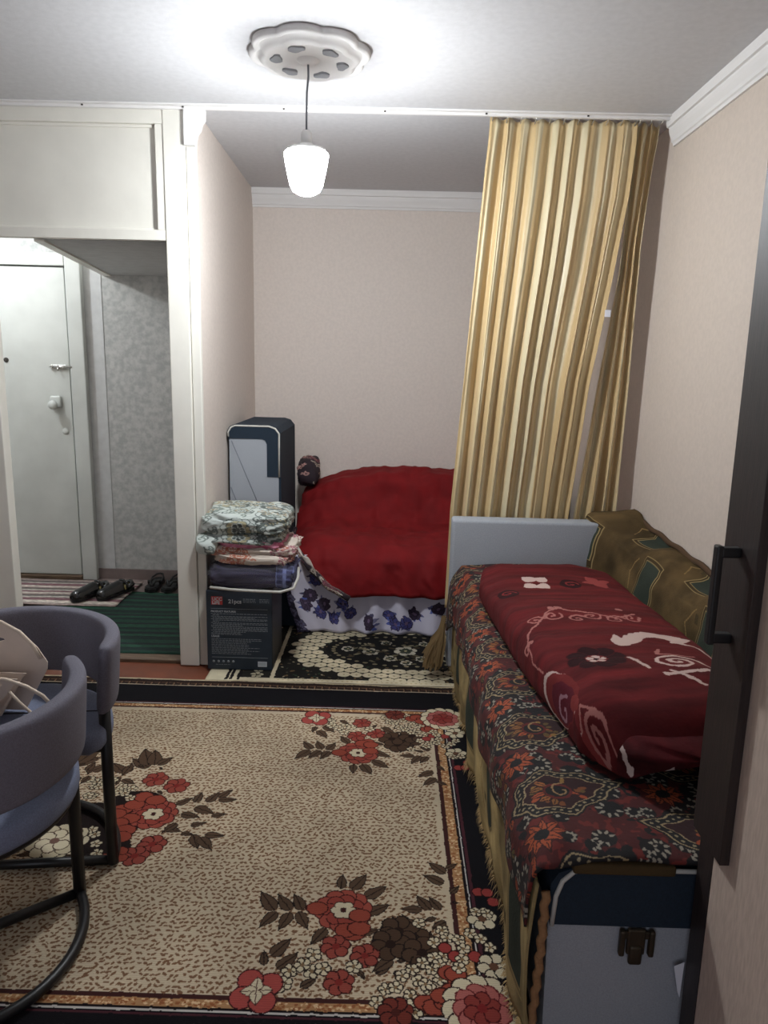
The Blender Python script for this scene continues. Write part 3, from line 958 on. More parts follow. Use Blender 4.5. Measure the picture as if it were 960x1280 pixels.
# hall door, built with its frame, leaf and old fittings
d1 = struct(bpy.data.objects.new('door_1', None))
COL.objects.link(d1)
d1.location = (-2.5, 4.66, 0)
d1.matrix_world = Matrix.Translation((-2.5, 4.66, 0))
box('leaf', (-2.95, 4.625, 0.03), (-2.056, 4.65, 2.0), M_door, d1, 0.004)
box('frame_post', (-2.046, 4.61, 0.0), (-1.95, 4.66, 2.085), M_door, d1, 0.006)
box('frame_post', (-3.05, 4.61, 0.0), (-2.96, 4.66, 2.085), M_door, d1, 0.006)
box('frame_head', (-2.96, 4.61, 2.008), (-2.046, 4.66, 2.085), M_door, d1, 0.006)
box('sill', (-2.96, 4.60, 0.0), (-2.046, 4.66, 0.026), M_wood, d1, 0.004)
box('shadow_gap', (-2.955, 4.652, 0.0), (-2.05, 4.659, 2.006), M_gap, d1)
bolt = box('bolt', (-2.17, 4.615, 1.385), (-2.075, 4.626, 1.41), M_chrome, d1, 0.003)
tube('bolt_rod', [(-2.175, 4.611, 1.398), (-2.035, 4.611, 1.398)], 0.006, M_chrome, bolt)
tube('bolt_knob', [(-2.12, 4.611, 1.398), (-2.12, 4.598, 1.375)], 0.006, M_chrome, bolt)
for k in range(3):
    box('bolt_strap', (-2.165 + 0.036 * k, 4.603, 1.388), (-2.155 + 0.036 * k, 4.62, 1.408), M_chrome, bolt, 0.002)
lk = box('lock_case', (-2.185, 4.60, 1.14), (-2.115, 4.626, 1.215), M_door, d1, 0.01, 3)
lathe('door_knob', [(0.0, 0.0), (0.026, 0.002), (0.03, 0.016), (0.024, 0.03), (0.012, 0.036), (0.012, 0.055), (0, 0.055)], M_door, lk, 18, (0, 0, 0))
kn = bpy.data.objects['door_knob']
kn.matrix_world = Matrix.Translation((-2.15, 4.55, 1.16)) @ Matrix.Rotation(-PI / 2, 4, 'X')
for nm, (x, z), r, mm in (('keyhole_cover', (-2.105, 0.99), 0.022, M_door), ('peephole', (-2.455, 1.432), 0.016, M_gap)):
    o = lathe(nm, [(0, 0.0), (r, 0.0), (r * 0.9, 0.006), (r * 0.4, 0.01), (0, 0.01)], mm, d1, 18)
    o.matrix_world = Matrix.Translation((x, 4.626, z)) @ Matrix.Rotation(PI / 2, 4, 'X')

# overhead cupboard above the hall opening
oc = thing('overhead_cupboard', 'white painted built-in overhead cupboard above the hall opening', 'cupboard', (-1.5, 3.3, 1.966))
box('top_rail', (-1.93, 3.276, 2.432), (-1.0, 3.31, 2.499), M_white, oc, 0.003)
box('bottom_rail', (-1.93, 3.276, 1.966), (-1.0, 3.31, 2.010), M_white, oc, 0.003)
box('stile', (-1.036, 3.278, 2.010), (-1.0, 3.31, 2.432), M_white, oc, 0.003)
box('bead', (-1.93, 3.292, 2.420), (-1.05, 3.312, 2.432), M_white, oc, 0.002)
box('bead', (-1.93, 3.298, 2.010), (-1.05, 3.312, 2.018), M_white, oc, 0.002)
box('door_panel', (-1.93, 3.302, 2.010), (-1.036, 3.325, 2.432), M_white, oc)
prism('bottom_board', [(-1.60, 3.325), (-1.0, 3.325), (-1.0, 4.66), (-1.82, 4.66)], 'z', 1.966, 1.985, M_hallplain, oc)
prism('edge_batten', [(-1.60, 3.325), (-1.555, 3.325), (-1.775, 4.66), (-1.82, 4.66)], 'z', 1.958, 1.966, M_white, oc)
prism('side_panel', [(-1.60, 3.325), (-1.585, 3.325), (-1.805, 4.66), (-1.82, 4.66)], 'z', 1.985, H, M_white, oc)

# ceiling track for the curtain
cr = thing('curtain_rail', 'thin white ceiling curtain track running across the whole room', 'curtain rail', (-0.3, 3.29, 2.48))
box('track', (-1.93, 3.255, 2.484), (1.115, 3.272, H), M_plaster, cr, 0.002)
box('track_lip', (-1.93, 3.236, 2.494), (1.115, 3.255, H), M_plaster, cr)
for k in range(7):
    box('screw_cover', (-1.75 + 0.42 * k, 3.252, 2.488), (-1.742 + 0.42 * k, 3.256, 2.494), M_gap, cr)

# ------------------------------------------------------------------ ceiling rose and bulb
rose = thing('ceiling_rose', 'white scalloped plaster ceiling rose with leaf shaped perforations', 'ceiling rose', (-0.315, 2.70, H))
wob = lambda a, r: 1 + 0.11 * (abs(math.cos(4 * a + 0.3)) ** 0.7 - 0.6) * min(1, max(0, r - 0.03) / 0.12)
lathe('rim', [(0.197, 0.0), (0.200, -0.016), (0.192, -0.026), (0.178, -0.020), (0.172, -0.016), (0.164, -0.032), (0.150, -0.042), (0.140, -0.036), (0.05, -0.03), (0.0, -0.03)], M_plaster, rose, 128, (-0.315, 2.70, H), wob)
M_perf = mat('rose_perforation_shade', (150, 152, 156), 0.9)  # grey colour stands in for the shade inside the rose's openings
for k in range(6):
    a = 2 * PI * k / 6 + 0.25
    V = []
    for j in range(16):
        b = 2 * PI * j / 16
        px, py = 0.030 * math.cos(b), 0.019 * math.sin(b) * (1 + 0.25 * math.cos(3 * b))
        V.append((0.112 * math.cos(a) + px * math.cos(a + PI / 2) - py * math.sin(a + PI / 2), 0.112 * math.sin(a) + px * math.sin(a + PI / 2) + py * math.cos(a + PI / 2)))
    prism('perforation_shade', [(-0.315 + p[0], 2.70 + p[1]) for p in V], 'z', H - 0.0405, H - 0.030, M_perf, rose)
lathe('hub', [(0.0, -0.044), (0.02, -0.042), (0.034, -0.036), (0.04, -0.028)], M_plaster, rose, 32, (-0.32, 2.70, H))
lamp = thing('pendant_bulb', 'bare glowing white bulb hanging on a cord from the ceiling rose', 'lamp', (-0.325, 2.70, 2.05))
M_lampcord = mat('grey_flex', (120, 124, 130), 0.6)
tube('cord', [(-0.32, 2.70, 2.46), (-0.319, 2.70, 2.42), (-0.324, 2.70, 2.37), (-0.325, 2.70, 2.30), (-0.325, 2.70, 2.245)], 0.0035, M_lampcord, lamp)
lathe('socket', [(0.0, 0.250), (0.012, 0.250), (0.019, 0.242), (0.02, 0.208), (0, 0.208)], M_plaster, lamp, 20, (-0.325, 2.70, 2.0))
lathe('collar', [(0.0, 0.208), (0.022, 0.208), (0.03, 0.200), (0.066, 0.190), (0.075, 0.178), (0.0, 0.177)], M_plaster, lamp, 32, (-0.325, 2.70, 2.0))
M_bulb = mat('glowing_bulb', (255, 255, 255), 0.4, emit=(0.93, 0.97, 1.0, BULB_STRENGTH))
lathe('bulb', [(0.076, 0.176), (0.077, 0.168), (0.073, 0.145), (0.065, 0.105), (0.057, 0.072), (0.047, 0.053), (0.026, 0.042), (0.0, 0.040)], M_bulb, lamp, 32, (-0.325, 2.70, 2.0))

# ------------------------------------------------------------------ floor coverings
rc = rug_pattern().warp(0.0028, 80, 5)
M_rug = mat('woven_rug', (255, 255, 255), 0.95, image=rc.image('rug_weave'), bump=0.35, bscale=380, spec=0.1)


def rug_mesh(name, c, m, n, z0, amp, seed):
    gx = np.linspace(c.x0, c.x1, n[0])[None, :] + np.zeros((n[1], 1))
    gy = np.linspace(c.y0, c.y1, n[1])[:, None] + np.zeros((1, n[0]))
    z = z0 + amp * (fbm(gx * 3.1, gy * 3.1, seed, 2) * 0.4 + 0.5)
    ey = 0.004 * fbm(gx * 12, gy * 2, seed + 2, 2) * (np.abs(gy - c.y1) < 0.05)
    U, V = c.uv(gx, gy)
    return sheet(name, gx, gy + ey, z, m, None, U, V, thick=-0.006), gx, gy


o, _, _ = rug_mesh('floral_rug', rc, M_rug, (150, 100), 0.0075, 0.004, 21)
tag(o, 'large beige leopard-flecked rug with black border and red rose bouquets', 'rug')
ac = alcove_rug_pattern().warp(0.004, 60, 6)
M_rug2 = mat('woven_medallion_rug', (255, 255, 255), 0.95, image=ac.image('alcove_rug_weave'), bump=0.35, bscale=380, spec=0.1)
o, _, _ = rug_mesh('medallion_rug', ac, M_rug2, (90, 60), 0.0075, 0.003, 33)
tag(o, 'small black and cream medallion rug with honeycomb cells at the bed foot', 'rug')
gc = stripe_pattern(1.0, 1.06, ((20, 56, 44), (14, 34, 30), (24, 68, 50), (20, 28, 30)), (0.035, 0.05, 0.028), 4)
M_gmat = mat('green_striped_weave', (255, 255, 255), 0.95, image=gc.image('green_mat_weave'), bump=0.3, bscale=200)
pc = stripe_pattern(1.0, 0.5, ((150, 134, 128), (196, 188, 176), (120, 86, 92), (172, 168, 158), (96, 88, 86)), (0.03, 0.045, 0.02), 8)
M_pmat = mat('pink_grey_striped_weave', (255, 255, 255), 0.95, image=pc.image('pink_mat_weave'), bump=0.3, bscale=200)


def matobj(name, x0, y0, x1, y1, z, m):
    gx = np.linspace(x0, x1, 40)[None, :] + np.zeros((40, 1))
    gy = np.linspace(y0, y1, 40)[:, None] + np.zeros((1, 40))
    zz = z + 0.003 * fbm(gx * 5, gy * 5, 3, 2) + 0.002
    return sheet(name, gx, gy, zz, m, None, (gx - x0) / (x1 - x0), (gy - y0) / (y1 - y0), thick=-0.004)


tag(matobj('striped_mat', -2.75, 4.06, -1.62, 4.55, 0.014, M_pmat), 'pale pink and grey striped mat before the hall door', 'mat', 'mats in the hall')
tag(matobj('striped_mat', -1.98, 3.40, -1.03, 4.36, 0.006, M_gmat), 'dark green striped mat on the hall floor', 'mat', 'mats in the hall')


# shoes in the hall
def shoe(name, label, x, y, rz, open_toe):
    t = thing(name, label, 'shoe', (x, y, 0.022 if not open_toe else 0.012), 'shoes left in the hall')
    out = [(0.0, -0.13), (0.032, -0.125), (0.042, -0.09), (0.036, -0.03), (0.040, 0.03), (0.046, 0.08), (0.036, 0.125), (0.0, 0.145), (-0.034, 0.125),
           (-0.042, 0.08), (-0.036, 0.02), (-0.032, -0.04), (-0.038, -0.09), (-0.03, -0.125)]
    sole = prism('sole', out, 'z', 0.0, 0.022, M_rubber, None)
    ins = prism('insole', [(p[0] * 0.86, p[1] * 0.92) for p in out], 'z', 0.022, 0.026, M_insole if not open_toe else M_rubber, None)
    parts = [sole, ins]
    if open_toe:
        for s in (-1, 1):
            parts.append(tube('strap', [(s * 0.036, 0.02, 0.022), (s * 0.034, 0.03, 0.045), (s * 0.015, 0.06, 0.05), (0.0, 0.09, 0.026)], 0.008, M_rubber, None))
        parts.append(tube('heel_loop', [(0.036, -0.02, 0.024), (0.036, -0.07, 0.04), (0.02, -0.115, 0.048), (0, -0.125, 0.05), (-0.02, -0.115, 0.048), (-0.034, -0.07, 0.04), (-0.034, -0.02, 0.024)], 0.006, M_rubber, None))
    else:
        nu, nv = 15, 16
        a = np.linspace(0, PI, nu)[None, :]
        v = np.linspace(0, 1, nv)[:, None]
        wid = 0.045 * np.sqrt(np.clip(1 - (np.clip(v - 0.72, 0, 1) / 0.285) ** 2, 0.02, 1)) + 0 * a
        hgt = 0.062 - 0.026 * v + 0 * a
        hgt = hgt * np.sqrt(np.clip(1 - (np.clip(v - 0.8, 0, 1) / 0.22) ** 2, 0.02, 1))
        parts.append(sheet('upper', wid * np.cos(a), -0.03 + 0.17 * v + 0 * a, 0.018 + hgt * np.sin(a), M_shoe, None, thick=-0.004))
        parts.append(tube('strap', [(0.040, -0.06, 0.022), (0.036, -0.06, 0.055), (0.015, -0.055, 0.078), (-0.015, -0.055, 0.078), (-0.036, -0.06, 0.055), (-0.040, -0.06, 0.022)], 0.009, M_shoe, None))
        parts.append(tube('heel_counter', [(0.038, -0.06, 0.03), (0.034, -0.105, 0.045), (0.0, -0.128, 0.05), (-0.034, -0.105, 0.045), (-0.038, -0.06, 0.03)], 0.016, M_shoe, None))
        parts.append(box('buckle', (0.030, -0.067, 0.050), (0.046, -0.053, 0.066), M_chrome, None, 0.002))
    for p in parts:
        p.parent = t
    t.rotation_euler = (0, 0, rz)
    return t


shoe('sandal', 'shiny black sandal on the hall mat, left of the pair', -1.83, 4.22, 2.7, False)
shoe('sandal', 'shiny black sandal with a yellow insole, right of the pair', -1.69, 4.26, 2.7, False)
shoe('flip_flop', 'black slipper by the hall baseboard, left of two', -1.515, 4.48, 3.2, True)
shoe('flip_flop', 'black slipper by the hall baseboard, beside the door post', -1.395, 4.485, 3.05, True)

# ------------------------------------------------------------------ alcove: sofa, skirt sheet, quilt, cushion
az = thing('alcove_sofa', 'low sofa bed in the alcove hidden under a red quilt', 'sofa', (0.1, 4.2, 0))
box('base', (-0.60, 3.80, 0.02), (1.05, 4.68, 0.30), M_navy, az, 0.01)
box('seat', (-0.60, 3.80, 0.30), (1.05, 4.40, 0.43), M_grey, az, 0.03, 4)
prism('backrest', [(-0.54, 0.30), (1.05, 0.30), (1.05, 0.735), (-0.18, 0.735), (-0.32, 0.715), (-0.45, 0.665), (-0.52, 0.60), (-0.54, 0.54)], 'y', 4.42, 4.66, M_grey, az)
sc = sheet_pattern().warp(0.008, 40, 8)
M_sheet = mat('lilac_floral_sheet', (255, 255, 255), 0.8, image=sc.image('sheet_print'))
u = np.linspace(-0.60, 0.62, 170)[None, :]
v = np.linspace(0, 1, 26)[:, None]
z = 0.44 - 0.425 * v + 0 * u
fold = 0.020 * np.sin(u * 30 + 2.5 * v + 1.5 * np.sin(u * 7)) * (0.3 + 0.7 * v) + 0.010 * fbm(u * 9, v * 2, 5, 2)
X = u + 0.10 * v * (u < -0.1) * np.clip((-0.1 - u) / 0.4, 0, 1) + 0.01 * np.sin(z * 20 + u * 9)
Y = 3.785 - 0.035 * v + fold
U, V = sc.uv(u - 0.05 * v, 0.03 + (0.44 - z))
tag(sheet('bed_sheet', X, Y, z, M_sheet, None, U, V, thick=0.003), 'white sheet with violet flowers hanging below the red quilt', 'sheet')

# red quilt laid over seat and backrest
prof = [(4.69, 0.80), (4.60, 0.815), (4.50, 0.812), (4.40, 0.785), (4.36, 0.73), (4.335, 0.66), (4.30, 0.58), (4.25, 0.525), (4.18, 0.510), (4.05, 0.515), (3.92, 0.510),
        (3.82, 0.485), (3.755, 0.43), (3.725, 0.36), (3.71, 0.29), (3.705, 0.235)]
pp = np.array(prof)
d = np.r_[0, np.cumsum(np.hypot(*np.diff(pp, axis=0).T))]
vv = np.linspace(0, 1, 70)
yy, zz = np.interp(vv * d[-1], d, pp[:, 0]), np.interp(vv * d[-1], d, pp[:, 1])
uu = np.linspace(0, 1, 110)
vg = vv[:, None] + 0 * uu[None, :]
left = np.interp(vv, [0, 0.12, 0.3, 0.5, 0.7, 0.80, 0.88, 0.94, 1.0], [-0.46, -0.55, -0.57, -0.57, -0.535, -0.47, -0.41, -0.34, -0.20])[:, None]
X = left + (0.98 - left) * uu[None, :]
edge = np.exp(-((X - left) / 0.06) ** 2)
nz = fbm(X * 3.2, vg * 6.5, 41, 4)
fine = fbm(X * 13, vg * 6, 45, 2)
bend = np.clip((vg - 0.72) / 0.2, 0, 1)
Y = yy[:, None] - 0.018 * nz - 0.012 * fine - 0.012 * np.sin(X * 26 + 3 * nz) * bend
Z = zz[:, None] + 0.020 * nz * (1 - bend) + 0.011 * fine * (1 - bend) - 0.06 * edge * (vg > 0.2) * (1 - bend) + 0.012 * np.sin(X * 5 + 1) * (vg < 0.3)
Z = Z - 0.12 * np.clip((-0.20 - X) / 0.36, 0, 1) ** 2 * np.clip((0.36 - vg) / 0.06, 0, 1)
Z = np.maximum(Z, 0.445 + 0 * Z) * (bend <= 0) + Z * (bend > 0)
Z = np.maximum(Z, np.where((Y > 4.40) & (X > -0.545), 0.752 - 0.10 * np.clip((-0.20 - X) / 0.36, 0, 1) ** 2, 0))
Y = np.minimum(Y, 4.70)
rq = tag(sheet('red_quilt', X, Y, Z, M_quilt, None, thick=0.016), 'rumpled plain red quilt spread over the alcove sofa', 'quilt')
trimc = pillow_pattern((40, 28, 36), ((196, 150, 140), (120, 60, 70), (200, 190, 170)), 60, 3, 0.4, 0.012, 0.022)
M_trim = mat('quilt_floral_lining', (255, 255, 255), 0.8, image=trimc.image('quilt_lining_print'))
k = np.arange(30, 70)
pth = [(X[i, 0] - 0.006, Y[i, 0] - 0.012, Z[i, 0] - 0.004) for i in k]
Vt, Ft = tube_geo(pth, 0.017, 8)
tuv = [((i // 8) * 0.05, (i % 8) * 0.05) for i in range(len(Vt))]
link('lining_edge', meshdata('lining_edge', Vt, Ft, tuv), M_trim, rq, True)
tag(soft_slab('cushion', (-0.585, 4.40, 0.70), (-0.46, 4.66, 0.875), M_trim, None, 0.5, 20, 0.012, 9, 4, 2.0), 'dark floral pillow corner poking above the red quilt', 'pillow')

up = thing('upright_cushion', 'tall pale grey cushion with navy wrap standing against the alcove wall', 'cushion', (-0.735, 4.1, 0.45))
prism('core', [(-0.862, 0.45), (-0.60, 0.45), (-0.60, 1.09), (-0.615, 1.115), (-0.64, 1.125), (-0.83, 1.125), (-0.852, 1.115), (-0.862, 1.09)], 'y', 3.80, 4.34, M_grey, up)
prism('wrap', [(-0.866, 1.055), (-0.872, 1.10), (-0.858, 1.125), (-0.835, 1.135), (-0.65, 1.135), (-0.615, 1.125), (-0.59, 1.095), (-0.585, 0.45), (-0.60, 0.45), (-0.60, 1.09), (-0.615, 1.113), (-0.64, 1.122), (-0.83, 1.122), (-0.85, 1.112), (-0.860, 1.09), (-0.86, 1.055)],
      'y', 3.80, 4.36, M_navy, up)
prism('front_band', [(-0.864, 1.062), (-0.864, 1.095), (-0.85, 1.115), (-0.83, 1.124), (-0.65, 1.124), (-0.62, 1.114), (-0.602, 1.09), (-0.602, 0.86), (-0.662, 0.86), (-0.662, 1.035), (-0.672, 1.055), (-0.69, 1.062)], 'y', 3.796, 3.801, M_navy, up)
tube('piping', [(-0.866, 3.797, 1.07), (-0.865, 3.797, 1.098), (-0.85, 3.797, 1.12), (-0.83, 3.797, 1.129), (-0.65, 3.797, 1.129), (-0.617, 3.797, 1.118), (-0.597, 3.797, 1.092), (-0.597, 3.797, 0.86)], 0.005, M_pipe, up)
for a, b in (((-0.85, 1.05), (-0.665, 0.60)), ((-0.858, 0.80), (-0.76, 0.55)), ((-0.862, 1.06), (-0.664, 1.062))):
    tube('quilt_seam', [(a[0], 3.8, a[1]), (b[0], 3.8, b[1])], 0.0025, mat('seam_grey', (120, 124, 132), 0.9), up, 6)

# ------------------------------------------------------------------ box and the pile of bedding on it
bx = thing('cardboard_box', 'dark printed cardboard cookware box beside the door post', 'box', (-0.70, 3.4, 0))
b0, b1, by, bz = -0.855, -0.545, 3.225, 0.405
box('carton', (b0, by, 0.0115), (b1, by + 0.30, bz), M_box, bx, 0.003)
box('side_panel', (b1, by + 0.006, 0.018), (b1 + 0.0015, by + 0.295, bz - 0.006), M_boxside, bx)
box('lid_flap', (b0 + 0.004, by + 0.004, bz), (b1 - 0.004, by + 0.15, bz + 0.002), M_boxside, bx)
fy = by - 0.0012
box('logo_patch', (b0 + 0.025, fy, 0.337), (b0 + 0.078, by, 0.377), M_logo, bx)
box('barcode_label', (b1 - 0.068, fy, 0.03), (b1 - 0.025, by, 0.056), M_label, bx)
for k in range(9):
    box('barcode_bar', (b1 - 0.064 + 0.004 * k, fy - 0.0006, 0.035), (b1 - 0.0625 + 0.004 * k, fy, 0.053), M_dimprint, bx)
for z in (0.317, 0.073):
    box('rule_line', (b0 + 0.022, fy, z), (b1 - 0.02, by, z + 0.0016), M_dimprint, bx)


def lettering(txt, x, z, size, m, y=fy - 0.0008, bold=0.0):
    cu = bpy.data.curves.new('lettering', 'FONT')
    cu.body = txt
    cu.size = size
    cu.extrude = 0.0004
    cu.offset = bold
    o = bpy.data.objects.new('lettering_source', cu)
    COL.objects.link(o)
    dg = bpy.context.evaluated_depsgraph_get()
    me = bpy.data.meshes.new_from_object(o.evaluated_get(dg))
    bpy.data.objects.remove(o)
    me.transform(Matrix.Translation((x, y, z)) @ Matrix.Rotation(PI / 2, 4, 'X'))
    me.materials.clear()
    return link('lettering', me, m, bx)


lettering('UCC', b0 + 0.029, 0.3575, 0.0225, M_print, fy - 0.0014, 0.0005)
lettering('LIFE', b0 + 0.029, 0.340, 0.0215, M_print, fy - 0.0014, 0.0005)
lettering('21pcs', b0 + 0.105, 0.346, 0.027, M_print, bold=0.0005)
lettering('PRODUCT FEATURES', b0 + 0.022, 0.300, 0.0125, M_print)
lettering('USAGE', b0 + 0.022, 0.176, 0.0125, M_print)
RT = random.Random(3)


def textline(x0, x1, z, h=0.0030):
    """a line of print too small to read: short dashes the length of words, one mesh"""
    V, F = [], []
    x = x0
    while x < x1:
        w = min(RT.uniform(0.006, 0.018), x1 - x)
        n = len(V)
        V += [(x, fy - 0.0003, z), (x + w, fy - 0.0003, z), (x + w, fy - 0.0003, z + h), (x, fy - 0.0003, z + h)]
        F.append([n, n + 1, n + 2, n + 3])
        x += w + 0.003
    link('print_line', meshdata('print_line', V, F), M_dimprint, bx)


for k in range(17):
    z = 0.291 - 0.0064 * k
    if k in (1, 6):
        textline(b0 + 0.03, b0 + 0.06, z)
    else:
        textline(b0 + (0.022 if k in (0, 2, 4, 7, 9, 10, 13, 15, 16) else 0.03), b1 - (0.02 if k not in (3, 9, 14, 15, 16) else RT.uniform(0.07, 0.16)), z)
for k in range(11):
    textline(b0 + 0.022, b1 - RT.choice((0.05, 0.11, 0.06, 0.10, 0.12)), 0.166 - 0.0075 * k)
for k in range(3):
    textline(b0 + 0.175, b0 + 0.235, 0.366 - 0.0075 * k)
    textline(b0 + 0.252, b0 + 0.298, 0.366 - 0.0075 * k)
textline(b0 + 0.04, b0 + 0.11, 0.036, 0.002)
for k in range(5):
    o = lathe('print_icon', [(0, 0.0), (0.0062, 0.0), (0.0062, 0.0006), (0, 0.0006)], M_dimprint, bx, 12)
    o.matrix_world = Matrix.Translation((b0 + 0.03 + 0.0235 * k, fy + 0.0004, 0.053)) @ Matrix.Rotation(PI / 2, 4, 'X')

qc = check_pattern()
M_qcheck = mat('navy_checked_cloth', (255, 255, 255), 0.8, image=qc.image('check_print'))
pk1 = thing('bagged_quilt', 'navy checked quilt folded in a clear zip bag, lying on the dark box', 'quilt', (-0.66, 3.4, 0.41), 'bedding piled on the box')
soft_slab('quilt', (-0.845, 3.215, 0.412), (-0.445, 3.52, 0.535), M_qcheck, pk1, 0.3, 30, 0.012, 14, 6, 1.0)
soft_slab('plastic_bag', (-0.855, 3.205, 0.409), (-0.435, 3.53, 0.541), M_film, pk1, 0.28, 30, 0.010, 18, 8, 1.0)
tube('bag_piping', [(-0.83, 3.212, 0.425), (-0.72, 3.20, 0.42), (-0.60, 3.196, 0.418), (-0.50, 3.198, 0.416), (-0.44, 3.21, 0.432), (-0.425, 3.25, 0.47), (-0.43, 3.32, 0.50)], 0.007, M_pipe, pk1)
w2 = pillow_pattern((222, 210, 196), ((190, 120, 96), (206, 150, 130), (170, 110, 120)), 26, 12, 0.5, 0.02, 0.035)
M_q2 = mat('cream_floral_cloth', (255, 255, 255), 0.8, image=w2.image('cream_floral_print'))
o = thing('folded_quilt', 'cream and peach floral quilt folded above the bagged one', 'quilt', (-0.65, 3.4, 0.535), 'bedding piled on the box')
soft_slab('lower_fold', (-0.82, 3.22, 0.530), (-0.455, 3.52, 0.585), M_q2, o, 0.35, 28, 0.012, 14, 15)
soft_slab('upper_fold', (-0.86, 3.235, 0.565), (-0.44, 3.52, 0.625), M_q2, o, 0.35, 28, 0.014, 14, 16)
M_pink = mat('pink_cloth', (196, 100, 132), 0.75, rgb2=(216, 150, 168), vscale=30, bump=0.4, bscale=40)
tag(soft_slab('pink_cloth', (-0.80, 3.225, 0.61), (-0.50, 3.50, 0.655), M_pink, None, 0.4, 26, 0.012, 18, 19), 'crumpled pink cloth tucked inside the bedding pile', 'cloth', 'bedding piled on the box')
w1 = pillow_pattern((200, 208, 202), ((92, 100, 96), (172, 164, 132), (132, 144, 136), (160, 146, 120), (110, 120, 116)), 120, 10, 0.5, 0.022, 0.042)
M_q1 = mat('mint_paisley_cloth', (255, 255, 255), 0.8, image=w1.image('mint_paisley_print'))
o = thing('paisley_quilt', 'pale mint paisley quilt folded under the topmost pillow', 'quilt', (-0.69, 3.4, 0.64), 'bedding piled on the box')
soft_slab('fold', (-0.885, 3.215, 0.628), (-0.50, 3.52, 0.682), M_q1, o, 0.4, 30, 0.012, 12, 22)
soft_slab('drooping_corner', (-0.90, 3.20, 0.575), (-0.80, 3.34, 0.675), M_q1, o, 0.6, 18, 0.008, 14, 23)
tag(soft_slab('paisley_pillow', (-0.885, 3.20, 0.675), (-0.47, 3.56, 0.785), M_q1, None, 0.42, 40, 0.012, 8, 27), 'plump mint paisley pillow on top of the bedding pile', 'pillow', 'bedding piled on the box')
M_strap = mat('white_strap', (214, 208, 200), 0.7)
gx = np.linspace(0, 1, 24)[None, :]
gy = np.linspace(0, 1, 6)[:, None]
tag(sheet('white_strap', -0.475 + 0.10 * gx + 0.02 * gy, 3.40 - 0.06 * np.sin(gx * 3) + 0.02 * gy, 0.60 - 0.10 * gx ** 2 - 0.06 * gy * (0.4 + 0.6 * gx) + 0.012 * np.sin(gx * 9), M_strap, None, thick=0.003),
    'white cloth strap hanging off the right of the bedding pile', 'strap')

# ------------------------------------------------------------------ curtain
def curtain(name, label, xl, xr, z0, z1, y0, n, amp, seed, u0, u1, bow=0.0):
    nu, nv = 420, 90
    u = np.linspace(0, 1, nu)[None, :]
    v = np.linspace(0, 1, nv)[:, None]
    z = z0 + (z1 - z0) * v + 0 * u
    zl = np.linspace(z0, z1, nv)
    XL = np.interp(-zl, [-p[0] for p in xl], [p[1] for p in xl])[:, None]
    XR = np.interp(-zl, [-p[0] for p in xr], [p[1] for p in xr])[:, None]
    uw = u + 0.012 * np.sin(u * 17 + seed) + 0.010 * v * np.sin(u * 9 + 2 * v + seed)
    ph = 2 * PI * n * uw + 0.5 * fbm(u * 7, v * 1.2, seed, 2)
    a = amp * (0.55 + 0.65 * v ** 0.7) * (1 + 0.35 * vnoise(u * 11, v * 0.8 + 3, seed))
    head = np.clip((0.035 - v) / 0.035, 0, 1)
    fold = np.sin(ph) + 0.35 * np.sin(2 * ph + 1.0) + 0.16 * np.sin(3.1 * ph + 2.5 * v)
    x = XL + (XR - XL) * u + 0.30 * a * np.cos(ph) * (1 - head)
    y = y0 - a * fold * (1 - 0.5 * head) + 0.012 * fbm(u * 5, v * 4, seed + 3, 2) + bow * v
    z = z + 0.006 * np.sin(2 * PI * n * u) * (v < 0.02)
    U = u0 + (u1 - u0) * u + 0 * v
    return tag(sheet(name, x, y, z, M_curtain, None, U, 1 - v + 0 * u, thick=0.002), label, 'curtain', 'gold curtains on the ceiling track')


cu = curtain('gold_curtain', 'wide pleated gold striped satin curtain hanging from the ceiling track', [(2.48, 0.375), (2.3, 0.362), (1.4, 0.315), (0.8, 0.280), (0.3, 0.275)],
             [(2.48, 0.995), (2.2, 0.985), (1.89, 0.953), (1.40, 0.884), (0.78, 0.845), (0.3, 0.83)], 2.491, 0.30, 3.312, 9, 0.015, 3, 0.0, 0.84, 0.078)
c2 = curtain('gold_curtain', 'narrow gold curtain panel bunched beside the right wall', [(2.48, 0.985), (2.2, 0.985), (1.89, 0.978), (1.40, 0.930), (0.78, 0.868), (0.3, 0.86)],
             [(2.48, 1.10), (2.35, 1.085), (2.0, 1.065), (1.4, 1.075), (0.78, 1.07), (0.3, 1.06)], 2.491, 0.30, 3.340, 3, 0.018, 8, 0.3, 0.62, 0.078)
# header tape and hooks
for o, x0, x1 in ((cu, 0.385, 0.985), (c2, 1.0, 1.09)):
    n = max(2, int((x1 - x0) / 0.055))
    for k in range(n + 1):
        x = x0 + (x1 - x0) * k / n
        tube('hook', [(x, 3.274, 2.488), (x, 3.285, 2.482), (x, 3.30, 2.479), (x, 3.31, 2.474)], 0.0025, M_chrome, o, 6)
box('care_tag', (0.925, 3.305, 1.695), (0.950, 3.308, 1.725), M_paper, c2)

